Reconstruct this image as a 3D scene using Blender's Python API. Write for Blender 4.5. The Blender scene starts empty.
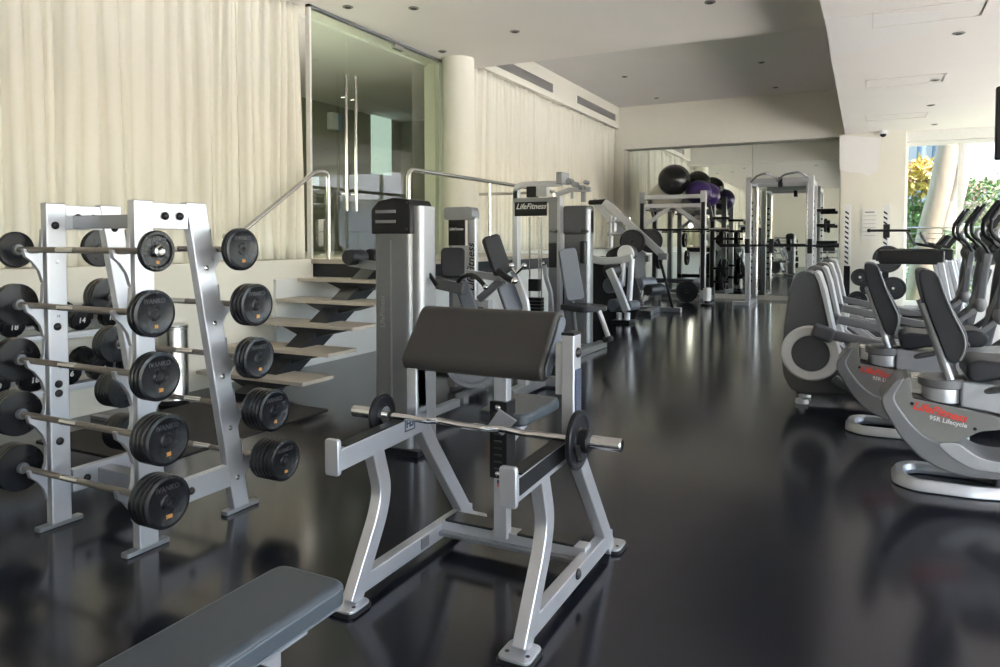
import bpy, bmesh, math, random
from mathutils import Vector, Matrix, Quaternion
SKY_S = 1.0; SUN_E = 24.0; EXPO = 1.0
random.seed(7)
R = math.radians
C = bpy.context.scene.collection
SC = bpy.context.scene

# ---------------------------------------------------------------- camera, sky, sun, exposure
F = 725.0; YAW = R(26.7); PIT = R(2.0); EYE = Vector((0, 0, 1.4))
PPY = 240 + F * math.tan(PIT)
cam_data = bpy.data.cameras.new('camera'); cam = bpy.data.objects.new('camera', cam_data); C.objects.link(cam)
cam.location = EYE; cam.rotation_euler = (R(90) - PIT, 0, YAW)
cam_data.sensor_width = 36; cam_data.lens = F / 1000 * 36
cam_data.shift_y = (PPY - 333.5) / 1000
cam_data.clip_end = 400; cam_data.clip_start = .05
SC.camera = cam
FW = Vector((-math.sin(YAW) * math.cos(PIT), math.cos(YAW) * math.cos(PIT), -math.sin(PIT)))
RT = Vector((math.cos(YAW), math.sin(YAW), 0)); UP = RT.cross(FW)
def P(px, py, x=None, y=None, z=None):            # the point of the photo's ray on a real plane x=, y= or z=
    r = FW + RT * ((px - 500) / F) - UP * ((py - PPY) / F)
    t = (x / r.x) if x is not None else (y / r.y) if y is not None else (z - 1.4) / r.z
    return EYE + r * t

world = bpy.data.worlds.new('sky'); SC.world = world; world.use_nodes = True
wn = world.node_tree.nodes; wl = world.node_tree.links
sky = wn.new('ShaderNodeTexSky'); sky.sky_type = 'NISHITA'; sky.sun_disc = False
sky.sun_elevation = R(55); sky.sun_rotation = R(110); sky.dust_density = 2.0; sky.air_density = 1.0
hsv = wn.new('ShaderNodeHueSaturation'); hsv.inputs['Saturation'].default_value = 1.0
bg = wn['Background']; bg.inputs[1].default_value = SKY_S
wl.new(sky.outputs[0], hsv.inputs['Color']); wl.new(hsv.outputs[0], bg.inputs[0])
sun_d = bpy.data.lights.new('sun', 'SUN'); sun_d.energy = SUN_E; sun_d.angle = R(1.5); sun_d.color = (1, .95, .89)
sun = bpy.data.objects.new('sun', sun_d); C.objects.link(sun)
sun.rotation_euler = Vector((-.45, .15, -1)).to_track_quat('-Z', 'Y').to_euler()
vs = SC.view_settings
SC.display_settings.display_device = 'sRGB'
vs.view_transform = 'Standard'; vs.look = 'None'; vs.gamma = 1; vs.use_curve_mapping = False; vs.exposure = EXPO
SC.cycles.use_denoising = True
SC.cycles.max_bounces = 10; SC.cycles.diffuse_bounces = 6; SC.cycles.glossy_bounces = 5; SC.cycles.transparent_max_bounces = 12
SC.cycles.transmission_bounces = 6; SC.cycles.sample_clamp_indirect = 6; SC.cycles.caustics_reflective = False; SC.cycles.caustics_refractive = False

# ---------------------------------------------------------------- materials
def nodes(name):
    m = bpy.data.materials.new(name); m.use_nodes = True
    nt = m.node_tree; return m, nt, nt.nodes['Principled BSDF']
def mat(name, col, rough=.5, metal=0.0, ns=30, nv=.08, bump=0.0, bs=200, coat=0, spec=None, stretch=None):
    m, nt, b = nodes(name)
    tc = nt.nodes.new('ShaderNodeTexCoord'); mp = nt.nodes.new('ShaderNodeMapping')
    nt.links.new(tc.outputs['Object'], mp.inputs[0])
    if stretch: mp.inputs['Scale'].default_value = stretch
    n = nt.nodes.new('ShaderNodeTexNoise'); n.inputs['Scale'].default_value = ns; n.inputs['Detail'].default_value = 3
    nt.links.new(mp.outputs[0], n.inputs['Vector'])
    mx = nt.nodes.new('ShaderNodeMix'); mx.data_type = 'RGBA'
    mx.inputs[6].default_value = tuple(max(0, c * (1 - nv)) for c in col) + (1,)
    mx.inputs[7].default_value = tuple(min(1, c * (1 + nv)) for c in col) + (1,)
    nt.links.new(n.outputs['Fac'], mx.inputs[0]); nt.links.new(mx.outputs[2], b.inputs['Base Color'])
    b.inputs['Roughness'].default_value = rough; b.inputs['Metallic'].default_value = metal
    if spec is not None: b.inputs['Specular IOR Level'].default_value = spec
    if coat: b.inputs['Coat Weight'].default_value = coat; b.inputs['Coat Roughness'].default_value = .15
    if bump:
        n2 = nt.nodes.new('ShaderNodeTexNoise'); n2.inputs['Scale'].default_value = bs
        nt.links.new(mp.outputs[0], n2.inputs['Vector'])
        bp = nt.nodes.new('ShaderNodeBump'); bp.inputs['Strength'].default_value = bump; bp.inputs['Distance'].default_value = .002
        nt.links.new(n2.outputs['Fac'], bp.inputs['Height']); nt.links.new(bp.outputs[0], b.inputs['Normal'])
    return m
M = {}
M['steel'] = mat('silver_powder_coat', (.52, .53, .57), .31, .66, 12, .05, .15, 900)
M['steel2'] = mat('grey_powder_coat', (.26, .27, .29), .34, .7, 12, .06, .15, 900)
M['chrome'] = mat('chrome', (.72, .72, .73), .12, 1, 8, .03)
M['satin'] = mat('satin_steel', (.55, .54, .52), .25, 1, 8, .05)
M['knurl'] = mat('worn_knurled_bar', (.26, .235, .21), .42, .8, 60, .25, .5, 1500)
M['rubber'] = mat('black_rubber', (.010, .0105, .013), .25, 0, 40, .25, .15, 500, spec=.34)
M['iron'] = mat('black_enamel_plate', (.012, .012, .015), .3, 0, 40, .2, .2, 300, spec=.25)
M['black'] = mat('black_plastic', (.012, .012, .014), .4, 0, 30, .15, spec=.25)
M['pad'] = mat('charcoal_brown_vinyl', (.040, .0375, .0355), .42, 0, 30, .06, .25, 700, spec=.3)
M['padb'] = mat('slate_vinyl', (.05, .062, .075), .34, 0, 25, .06, .25, 700, spec=.4)
M['padk'] = mat('black_vinyl', (.022, .023, .028), .4, 0, 25, .08, .25, 700, spec=.3)
M['padblue'] = mat('grey_blue_vinyl', (.11, .125, .155), .4, 0, 25, .08, .2, 700)
M['plas'] = mat('dark_grey_plastic', (.085, .088, .098), .42, .1, 20, .06, .15, 600)
M['plasm'] = mat('mid_grey_plastic', (.17, .17, .18), .42, .1, 20, .05, .15, 600)
M['plasg'] = mat('warm_grey_plastic', (.19, .19, .185), .42, .15, 20, .05, .15, 600)
M['plass'] = mat('silver_plastic', (.45, .46, .49), .32, .4, 20, .05)
M['white'] = mat('white_plastic', (.72, .72, .72), .35, 0, 15, .04)
M['paper'] = mat('paper', (.75, .74, .70), .8, 0, 15, .03)
M['orange'] = mat('orange_paint', (.55, .26, .07), .5)
M['red'] = mat('red_print', (.72, .06, .04), .5)
M['whitep'] = mat('white_print', (.75, .75, .75), .5)
M['greyp'] = mat('raised_grey_print', (.035, .035, .04), .35)
M['bluep'] = mat('navy_print', (.05, .07, .12), .5)
M['lamp'] = mat('downlight_trim', (.25, .24, .23), .5)
M['dark'] = mat('dark_recess', (.03, .03, .03), .7)
M['purple'] = mat('purple_vinyl', (.045, .02, .13), .3, 0, 20, .1)
M['brushed'] = mat('brushed_side', (.30, .30, .31), .42, .75, 20, .05)
M['pearl'] = mat('pearl_grey_vinyl', (.66, .64, .56), .35, 0, 20, .05)
M['ballk'] = mat('black_ball_vinyl', (.012, .012, .014), .22, 0, 20, .1)
M['mat'] = mat('carpet_mat', (.035, .032, .03), .95, 0, 400, .6, .8, 500)
M['stone'] = mat('travertine_tread', (.47, .42, .36), .4, 0, 9, .16, .1, 60, stretch=(1, 6, 1))
M['fascia'] = mat('dark_fascia', (.016, .018, .023), .45, spec=.25)
M['wall'] = mat('cream_wall', (.74, .715, .635), .75, 0, 2, .03, .1, 120)
M['wallw'] = mat('white_wall', (.72, .73, .72), .7, 0, 2, .03, .1, 120)
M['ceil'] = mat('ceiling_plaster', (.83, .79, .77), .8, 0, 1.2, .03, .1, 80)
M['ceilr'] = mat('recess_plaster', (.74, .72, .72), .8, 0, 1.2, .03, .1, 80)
M['frame'] = mat('window_frame', (.70, .70, .66), .45)
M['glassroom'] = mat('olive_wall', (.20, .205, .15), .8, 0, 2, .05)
M['grass'] = mat('lawn', (.12, .2, .05), .9, 0, 30, .4)
M['terrace'] = mat('pale_paving', (.63, .60, .56), .8, 0, 4, .08)
M['bark'] = mat('pale_bark', (.20, .165, .13), .85, 0, 7, .35, .9, 25, stretch=(1, 1, .4))
M['leafg'] = mat('green_leaf', (.07, .15, .035), .5, 0, 3, .5)
M['leafd'] = mat('dark_leaf', (.03, .07, .025), .5, 0, 3, .5)
M['leafy'] = mat('yellow_croton_leaf', (.42, .33, .07), .5, 0, 3, .4)
M['leafr'] = mat('russet_croton_leaf', (.16, .07, .05), .5, 0, 3, .4)
M['pink'] = mat('pink_blossom', (.45, .25, .25), .6, 0, 3, .3)
M['flag'] = mat('flag_sticker', (.6, .12, .12), .5)

def curtain_mat():
    m, nt, b = nodes('cream_curtain')
    tc = nt.nodes.new('ShaderNodeTexCoord'); mp = nt.nodes.new('ShaderNodeMapping'); mp.inputs['Scale'].default_value = (1, 6, .5)
    n = nt.nodes.new('ShaderNodeTexNoise'); n.inputs['Scale'].default_value = 3
    nt.links.new(tc.outputs['Object'], mp.inputs[0]); nt.links.new(mp.outputs[0], n.inputs['Vector'])
    mx = nt.nodes.new('ShaderNodeMix'); mx.data_type = 'RGBA'
    mx.inputs[6].default_value = (.74, .715, .62, 1); mx.inputs[7].default_value = (.77, .745, .655, 1)
    nt.links.new(n.outputs['Fac'], mx.inputs[0]); nt.links.new(mx.outputs[2], b.inputs['Base Color'])
    b.inputs['Roughness'].default_value = .85; b.inputs['Sheen Weight'].default_value = .2
    return m
M['curtain'] = curtain_mat()
M['facade'] = mat('pale_facade', (.36, .36, .36), .8)
def floor_mat():
    m, nt, b = nodes('black_rubber_floor')
    L = nt.links.new; N = nt.nodes.new
    tc = N('ShaderNodeTexCoord')
    n = N('ShaderNodeTexNoise'); n.inputs['Scale'].default_value = .9; n.inputs['Detail'].default_value = 5
    n2 = N('ShaderNodeTexNoise'); n2.inputs['Scale'].default_value = 14; n2.inputs['Detail'].default_value = 6
    mp = N('ShaderNodeMapping'); mp.inputs['Scale'].default_value = (1, .35, 1)
    L(tc.outputs['Object'], mp.inputs[0]); L(tc.outputs['Object'], n.inputs['Vector']); L(mp.outputs[0], n2.inputs['Vector'])
    mx = N('ShaderNodeMix'); mx.data_type = 'RGBA'
    mx.inputs[6].default_value = (.006, .007, .012, 1); mx.inputs[7].default_value = (.012, .013, .021, 1); L(n2.outputs['Fac'], mx.inputs[0])
    sep = N('ShaderNodeSeparateXYZ'); L(tc.outputs['Object'], sep.inputs[0])
    def seam(ax, off, per, w):
        a = N('ShaderNodeMath'); a.operation = 'ADD'; a.inputs[1].default_value = off; L(sep.outputs[ax], a.inputs[0])
        w_ = N('ShaderNodeMath'); w_.operation = 'PINGPONG'; w_.inputs[1].default_value = per / 2; L(a.outputs[0], w_.inputs[0])
        c = N('ShaderNodeMath'); c.operation = 'LESS_THAN'; c.inputs[1].default_value = w; L(w_.outputs[0], c.inputs[0]); return c
    s1 = seam(0, 30.2, 1.22, .003); s2 = seam(1, 33.1, 7.3, .003)
    mxx = N('ShaderNodeMath'); mxx.operation = 'MAXIMUM'; L(s1.outputs[0], mxx.inputs[0]); L(s2.outputs[0], mxx.inputs[1])
    m2 = N('ShaderNodeMix'); m2.data_type = 'RGBA'; m2.inputs[7].default_value = (.004, .004, .005, 1)
    L(mxx.outputs[0], m2.inputs[0]); L(mx.outputs[2], m2.inputs[6]); L(m2.outputs[2], b.inputs['Base Color'])
    mr = N('ShaderNodeMapRange'); mr.inputs[1].default_value = .3; mr.inputs[2].default_value = .75; mr.inputs[3].default_value = .22; mr.inputs[4].default_value = .30
    b.inputs['Roughness'].default_value = .15
    b.inputs['Specular IOR Level'].default_value = .42
    return m
M['floor'] = floor_mat()
def glass_mat(name, tint=(.93, .97, .93), spec=1.0):
    m, nt, b = nodes(name); L = nt.links.new; N = nt.nodes.new
    tr = N('ShaderNodeBsdfTransparent'); tr.inputs[0].default_value = tint + (1,)
    gl = N('ShaderNodeBsdfGlossy'); gl.inputs['Roughness'].default_value = .01
    fr = N('ShaderNodeFresnel'); fr.inputs[0].default_value = 1.5
    mu = N('ShaderNodeMath'); mu.operation = 'MULTIPLY'; mu.inputs[1].default_value = spec; mu.use_clamp = True
    ge = N('ShaderNodeNewGeometry'); sb = N('ShaderNodeMath'); sb.operation = 'SUBTRACT'; sb.inputs[0].default_value = 1.0; L(ge.outputs['Backfacing'], sb.inputs[1])
    m2 = N('ShaderNodeMath'); m2.operation = 'MULTIPLY'; L(fr.outputs[0], m2.inputs[0]); L(sb.outputs[0], m2.inputs[1]); L(m2.outputs[0], mu.inputs[0])
    mx = N('ShaderNodeMixShader'); L(mu.outputs[0], mx.inputs[0]); L(tr.outputs[0], mx.inputs[1]); L(gl.outputs[0], mx.inputs[2])
    L(mx.outputs[0], nt.nodes['Material Output'].inputs[0]); nt.nodes.remove(b); return m
M['glass'] = glass_mat('green_tinted_glass', (.86, .92, .84), 1.9)
M['clear'] = glass_mat('clear_glass', (.97, .98, .97), 1.0)
M['smoke'] = mat('smoked_acrylic', (.16, .165, .17), .18, .3, 6, .1)
def mirror_mat():
    m, nt, b = nodes('mirror'); b.inputs['Base Color'].default_value = (.80, .84, .80, 1); b.inputs['Metallic'].default_value = 1
    b.inputs['Roughness'].default_value = .015; return m
M['mirror'] = mirror_mat()
def emit(name, col, s):
    m, nt, b = nodes(name); b.inputs['Base Color'].default_value = (.02, .02, .02, 1)
    b.inputs['Emission Color'].default_value = col + (1,); b.inputs['Emission Strength'].default_value = s; return m

# ---------------------------------------------------------------- mesh builder
Z = Vector((0, 0, 1)); X = Vector((1, 0, 0)); Y = Vector((0, 1, 0))
def V(p): return Vector(p)
def fillet(pts, r, n=5, closed=False):
    pts = [V(p) for p in pts]; out = []; N_ = len(pts)
    for i, p in enumerate(pts):
        if not closed and i in (0, N_ - 1): out.append(p); continue
        a = pts[i - 1]; b = pts[(i + 1) % N_]
        rr = min(r, (a - p).length * .48, (b - p).length * .48)
        s = p + (a - p).normalized() * rr; e = p + (b - p).normalized() * rr
        for k in range(n + 1):
            t = k / n; out.append((1 - t) ** 2 * s + 2 * t * (1 - t) * p + t * t * e)
    return out
class MB:
    def __init__(s): s.bm = bmesh.new()
    def _poly(s, rings, closed_ring=True, cap=True, loop=False):
        vs_ = [[s.bm.verts.new(p) for p in r] for r in rings]; n = len(rings[0]); m = len(rings)
        for i in range(m if loop else m - 1):
            a = vs_[i]; b = vs_[(i + 1) % m]
            for j in range(n if closed_ring else n - 1):
                k = (j + 1) % n
                try: s.bm.faces.new((a[j], a[k], b[k], b[j]))
                except ValueError: pass
        if cap and not loop:
            for r in (vs_[0], vs_[-1]):
                try: s.bm.faces.new(r)
                except ValueError: pass
        return s
    def box(s, x0, x1, y0, y1, z0, z1):
        return s._poly([[(x0, y0, z), (x1, y0, z), (x1, y1, z), (x0, y1, z)] for z in (z0, z1)])
    def beam(s, p, q, w, h, up=Z):            # w across, h along up
        p = V(p); q = V(q); d = (q - p).normalized(); sd = d.cross(V(up))
        if sd.length < 1e-4: sd = d.cross(Y)
        sd.normalize(); u = sd.cross(d).normalized()
        o = [sd * (w / 2) + u * (h / 2), -sd * (w / 2) + u * (h / 2), -sd * (w / 2) - u * (h / 2), sd * (w / 2) - u * (h / 2)]
        return s._poly([[c + k for k in o] for c in (p, q)])
    def strip(s, pts, wid, th, n):            # bent flat-plane bar: wid in plane, th along n
        pts = [V(p) for p in pts]; n = V(n).normalized(); rings = []
        wl_ = wid if isinstance(wid, (list, tuple)) else [wid] * len(pts)
        for i, p in enumerate(pts):
            d0 = (p - pts[i - 1]).normalized() if i else None
            d1 = (pts[i + 1] - p).normalized() if i < len(pts) - 1 else None
            d = (d0 or d1) if (d0 is None or d1 is None) else (d0 + d1).normalized()
            u = n.cross(d).normalized(); k = 1.0
            if d0 and d1: k = 1 / max(.4, d.dot(d0))
            u = u * (wl_[i] / 2 * k); t = n * (th / 2)
            rings.append([p + u + t, p - u + t, p - u - t, p + u - t])
        return s._poly(rings)
    def tube(s, pts, r, n=10, loop=False):
        pts = [V(p) for p in pts]; rings = []; m = len(pts); nrm = None
        for i, p in enumerate(pts):
            a = pts[i - 1] if (i or loop) else None; b = pts[(i + 1) % m] if (i < m - 1 or loop) else None
            if a is None: d = b - p
            elif b is None: d = p - a
            else: d = (b - p).normalized() + (p - a).normalized()
            d.normalize()
            if nrm is None: nrm = d.orthogonal().normalized()
            nrm = (nrm - d * nrm.dot(d)).normalized(); bi = d.cross(nrm)
            rr = r[i] if isinstance(r, (list, tuple)) else r
            rings.append([p + (nrm * math.cos(2 * math.pi * k / n) + bi * math.sin(2 * math.pi * k / n)) * rr for k in range(n)])
        return s._poly(rings, loop=loop)
    def lathe(s, c, ax, prof, n=28):          # prof: (radius, distance along ax)
        c = V(c); ax = V(ax).normalized(); u = ax.orthogonal().normalized(); w = ax.cross(u)
        return s._poly([[c + ax * h + (u * math.cos(2 * math.pi * k / n) + w * math.sin(2 * math.pi * k / n)) * max(r, 1e-4) for k in range(n)] for r, h in prof])
    def cyl(s, p, q, r, n=20):
        p = V(p); q = V(q); return s.lathe(p, q - p, [(r, 0), (r, (q - p).length)], n)
    def prism(s, pts, vec):
        pts = [V(p) for p in pts]; vec = V(vec)
        return s._poly([pts, [p + vec for p in pts]])
    def ball(s, c, r, sc=(1, 1, 1), nu=24, nv=14):
        c = V(c); rings = []
        for i in range(nv + 1):
            a = math.pi * i / nv; rr = max(math.sin(a), 1e-4) * r
            rings.append([c + Vector((rr * math.cos(2 * math.pi * k / nu) * sc[0], rr * math.sin(2 * math.pi * k / nu) * sc[1], r * math.cos(a) * sc[2])) for k in range(nu)])
        return s._poly(rings)
    def plate(s, c, x_dir, y_dir, w, h, th, rad):   # rounded rectangular slab, th along the normal
        c = V(c); xd = V(x_dir).normalized(); yd = V(y_dir).normalized(); nn = xd.cross(yd)
        q = fillet([c + xd * (w / 2 * a) + yd * (h / 2 * b) - nn * (th / 2) for a, b in ((-1, -1), (1, -1), (1, 1), (-1, 1))], rad, 4, True)
        return s.prism(q, nn * th)
    def build(s, name, m, parent=None, bevel=0, seg=2, smooth=True, ang=38, mods=None):
        bmesh.ops.remove_doubles(s.bm, verts=s.bm.verts, dist=1e-6)
        bmesh.ops.recalc_face_normals(s.bm, faces=s.bm.faces)
        co = [v.co for v in s.bm.verts]
        lo = Vector([min(c[i] for c in co) for i in range(3)]); hi = Vector([max(c[i] for c in co) for i in range(3)])
        o0 = (lo + hi) / 2
        if parent is None: o0.z = lo.z
        for v in s.bm.verts: v.co -= o0
        me = bpy.data.meshes.new(name); s.bm.to_mesh(me); s.bm.free()
        me.materials.append(m)
        if smooth:
            me.polygons.foreach_set('use_smooth', [True] * len(me.polygons)); me.set_sharp_from_angle(angle=R(ang))
        ob = bpy.data.objects.new(name, me); C.objects.link(ob)
        if parent is not None:
            ob.parent = parent; ob.location = o0 - wpos(parent)
        else: ob.location = o0
        if bevel:
            b = ob.modifiers.new('bevel', 'BEVEL'); b.width = bevel; b.segments = seg; b.limit_method = 'ANGLE'; b.angle_limit = R(ang); b.harden_normals = True
        return ob
def wpos(o):
    p = o.location.copy()
    while o.parent: o = o.parent; p += o.location
    return p
def tag(o, label, cat, group=None, kind=None):
    o['label'] = label
    if cat: o['category'] = cat
    if group: o['group'] = group
    if kind: o['kind'] = kind
    return o
def thing(name, loc, label, cat, group=None):
    o = bpy.data.objects.new(name, None); o.empty_display_size = .1; C.objects.link(o); o.location = loc
    return tag(o, label, cat, group)
def struct(mb, name, m, label=None, **k):
    o = mb.build(name, m, **k); o['kind'] = 'structure'
    if label: o['label'] = label
    return o
KIDS = {}
def kids(o): return [c for c in bpy.data.objects if c.parent == o]
def copy_tree(o, parent=None, delta=None):
    ch = kids(o); c = o.copy(); C.objects.link(c)
    if parent is not None: c.parent = parent
    if delta is not None: c.location = c.location + V(delta)
    for k in ch: copy_tree(k, c)
    return c
def text(s, size, loc, right, up, m, name, parent, shear=0.0, th=.001, bold=0.0, align='CENTER'):
    cu = bpy.data.curves.new('t', 'FONT'); cu.body = s; cu.size = size; cu.extrude = th; cu.shear = shear; cu.offset = bold
    cu.align_x = align; cu.align_y = 'CENTER'; cu.resolution_u = 3
    to = bpy.data.objects.new('t', cu); C.objects.link(to)
    dg = bpy.context.evaluated_depsgraph_get(); me = bpy.data.meshes.new_from_object(to.evaluated_get(dg))
    bpy.data.objects.remove(to); bpy.data.curves.remove(cu)
    r = V(right).normalized(); u = V(up).normalized(); n = r.cross(u)
    mx = Matrix((r, u, n)).transposed().to_4x4(); me.transform(mx)
    me.materials.clear(); me.materials.append(m)
    ob = bpy.data.objects.new(name, me); C.objects.link(ob)
    if parent is not None: ob.parent = parent; ob.location = V(loc) - wpos(parent)
    else: ob.location = loc
    return ob
# ================================================================ THE SETTING
LX, RX, NY, FY = -5.6, 6.0, -4.5, 17.8
LAND = 1.185
struct(MB().box(-9.5, RX + .2, NY - .2, 18.4, -.2, 0), 'floor', M['floor'])
# ceilings
struct(MB().box(LX - .3, -.42, NY - .2, 9.86, 4.03, 4.9), 'ceiling', M['ceil'])
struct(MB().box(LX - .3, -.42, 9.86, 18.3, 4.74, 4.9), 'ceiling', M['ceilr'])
struct(MB().box(-.42, RX + .3, NY - .2, 18.3, 3.7, 4.9), 'ceiling', M['ceil'])
# walls
struct(MB().box(LX - .3, LX + .06, NY - .2, 5.72, 0, LAND), 'wall_left', M['wall'], smooth=False)
struct(MB().box(LX - .3, LX + .1, 5.72, 18.2, 0, LAND - .2), 'wall_left', M['wallw'], smooth=False)
struct(MB().box(LX - .3, LX + .02, 5.72, 6.5, LAND - .2, LAND), 'wall_left', M['wall'], smooth=False)
struct(MB().box(LX - .35, LX - .16, NY - .2, 6.33, LAND, 4.2), 'wall_left', M['wall'])
b = MB().box(LX - .35, LX - .16, 9.3, 18.2, LAND, 4.74); b.box(LX - .35, LX, 9.86, 18.2, 4.24, 4.74)
struct(b, 'wall_left', M['wall'])
struct(MB().box(LX - .3, LX + .02, 9.9, 18.0, 4.2, 4.24), 'trim_1', M['wall'])
struct(MB().box(LX - .3, LX + .1, 10.9, 18.0, LAND - .16, LAND), 'wall_left', M['wallw'])
b = MB().box(LX - .3, -.36, FY, 18.3, 3.68, 4.74); b.box(LX - .3, -5.46, FY, 18.3, 0, 3.7); b.box(LX - .3, -.5, 18.12, 18.3, 0, 3.7); b.box(-5.46, -.5, 17.9, 18.12, 0, .09)
struct(b, 'wall_far', M['wall'])
struct(MB().box(-.5, .75, 17.52, 18.3, 0, 3.7), 'wall_pillar', M['wall'], bevel=.01)
# touched up paint on the pillar and on the ceiling
def blob(pts, vec, name, m): return struct(MB().prism(pts, vec), name, m)
M['patch'] = mat('fresh_white_paint', (.82, .80, .79), .75, 0, 3, .02)
blob([P(a, b_, y=17.515) for a, b_ in ((839.5, 135), (881, 138), (880, 150), (878, 171), (868, 176), (860, 173), (848, 172), (839.5, 170))], (0, -.003, 0), 'trim_2', M['patch'])
blob([P(a, b_, z=3.698) for a, b_ in ((824, 18), (872, 15), (942, 11), (938, 24), (925, 33), (903, 38), (885, 45), (860, 50), (831, 54))], (0, 0, -.003), 'trim_3', M['patch'])
# far windows right of the pillar
def window(n, x0, x1):
    w = MB()
    for (a, b_, c, d) in ((x0, x1, 0, .1), (x0, x1, 3.4, 3.48), (x0, x0 + .05, .1, 3.4), (x1 - .05, x1, .1, 3.4)): w.box(a, b_, FY, FY + .1, c, d)
    o = w.build('window_%d' % n, M['frame'], bevel=.004); o['kind'] = 'structure'
    MB().box(x0 + .05, x1 - .05, FY + .045, FY + .055, .1, 3.4).build('pane', M['clear'], o)
struct(MB().box(.75, RX + .2, 17.7, 18.1, 3.48, 3.7), 'wall_far', M['frame'], smooth=False)
for i, (a, b_) in enumerate(((.75, 1.76), (1.76, 3.1), (3.1, 4.5), (4.5, 6.0))): window(i + 1, a, b_)
# the glazed right hand side and the wall behind the camera
def wopen(n, ax, c, a0, a1, z1=3.0):
    w = MB()
    for (p, q, r, s) in ((a0, a1, 0, .08), (a0, a1, z1 - .08, z1), (a0, a0 + .07, .08, z1 - .08), (a1 - .07, a1, .08, z1 - .08)):
        if ax == 'x': w.box(c, c + .1, p, q, r, s)
        else: w.box(p, q, c, c + .1, r, s)
    o = w.build('window_%d' % n, M['frame']); o['kind'] = 'structure'
    (MB().box(c + .045, c + .055, a0 + .07, a1 - .07, .08, z1 - .08) if ax == 'x' else MB().box(a0 + .07, a1 - .07, c + .045, c + .055, .08, z1 - .08)).build('pane', M['clear'], o)
b = MB().box(RX, RX + .25, NY - .2, 18.3, 3.2, 3.7)
for yy in (NY - .2, 2.7, 8.6, 14.2, 17.9): b.box(RX, RX + .3, yy, yy + .3, 0, 3.2)
struct(b, 'wall_right', M['wall'])
n = 5
for a, c in ((NY + .1, 2.7), (3.0, 8.6), (8.9, 14.2), (14.5, 17.9)):
    k = 3
    for i in range(k): wopen(n, 'x', RX, a + (c - a) * i / k, a + (c - a) * (i + 1) / k, 3.2); n += 1
b = MB().box(LX - .3, RX + .3, NY - .25, NY, 3.3, 4.1); b.box(LX - .3, 3.4, NY - .25, NY, 0, 3.3)
for xx in (5.7, ): b.box(xx, xx + .3, NY - .25, NY, 0, 3.3)
struct(b, 'wall_back', M['wall'])
for a, c in ((3.4, 5.7), ): wopen(n, 'y', NY - .12, a, c, 3.3); n += 1  # unseen window added for daylight fill on the camera-facing sides
# unseen slab added against direct sun; unseen paving added to bounce light in
struct(MB().box(RX + .3, RX + 2.4, NY - 2, 20, 3.75, 3.95), 'trim_sun_blocker', M['wallw'])
struct(MB().box(RX + .2, 40, -30, 60, -.25, -.05), 'floor_bounce_paving', M['terrace'])
struct(MB().box(-20, RX + .2, -30, NY - .2, -.25, -.05), 'floor_bounce_paving', M['terrace'])
struct(MB().box(-20, RX + .2, 18.4, 60, -.3, -.1), 'ground_garden', M['grass'])
# landing, lower wall, treads
struct(MB().box(LX - .3, -4.2, 6.35, 10.6, LAND - .05, LAND), 'floor_landing', M['stone'], bevel=.004)
struct(MB().box(LX + .03, -4.24, 6.37, 10.5, LAND - .2, LAND - .05), 'trim_landing_fascia', M['fascia'])

# ---- curtains
def curtain(y0, y1, z0, z1, x, wave, amp, label, seed):
    rnd = random.Random(seed); y = y0; fold = []     # pleats, each with its own width, depth and drift down the cloth
    while y < y1:
        w = wave * rnd.choice((.6, .8, 1, 1.3, 1.7)) * rnd.uniform(.85, 1.15); fold.append((y, y + w, amp * rnd.uniform(.45, 1.0) * min(1.2, w / wave), rnd.uniform(-.35, .35) * wave, rnd.uniform(.3, .7))); y += w
    NZ = 16; b = MB(); cols = []
    top = [f[0] for f in fold] + [fold[-1][1]]
    dr = [0] + [f[3] for f in fold[1:]] + [0]
    K = 10
    for n_, f in enumerate(fold):
        for k in range(K):
            u = k / K; row = []
            for j in range(NZ + 1):
                t = j / NZ; z = z0 + (z1 - z0) * t
                a = top[n_] + dr[n_] * (1 - t); c = top[n_ + 1] + dr[n_ + 1] * (1 - t)
                # a pleat bulges out, then tucks back sharply between two pleats
                sk = u ** (1.0 if f[4] > .5 else .7)
                d = f[2] * (abs(math.sin(math.pi * sk)) ** .5) * (.8 + .2 * math.cos(3 * t + n_))
                fl = .012 * math.sin(n_ * 1.7 + t * 2.2)
                row.append((x + d + fl, min(max(a + (c - a) * u, y0), y1), z + (0.006 * math.sin(n_) if j == 0 else 0)))
            cols.append(row)
    b._poly(cols, closed_ring=False, cap=False)
    o = b.build('curtain', M['curtain'], ang=180)
    s = o.modifiers.new('cloth', 'SOLIDIFY'); s.thickness = .003
    return tag(o, label, 'curtain')
curtain(-4.4, 6.33, LAND + .004, 4.026, LX - .165, .105, .15, 'cream pleated floor-length curtain left of the glass door, behind the dumbbells', 3)
curtain(10.0, 17.72, LAND + .03, 4.195, LX - .14, .15, .11, 'cream pleated curtain beyond the round column, under the ceiling air grilles', 5)

# ---- column
tag(MB().lathe((-5.33, 9.24, LAND), Z, [(.235, 0), (.235, 4.03 - LAND)], 40).build('round_column', M['wall']),
    'smooth round cream column standing on the landing beside the glass door', 'column')

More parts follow.
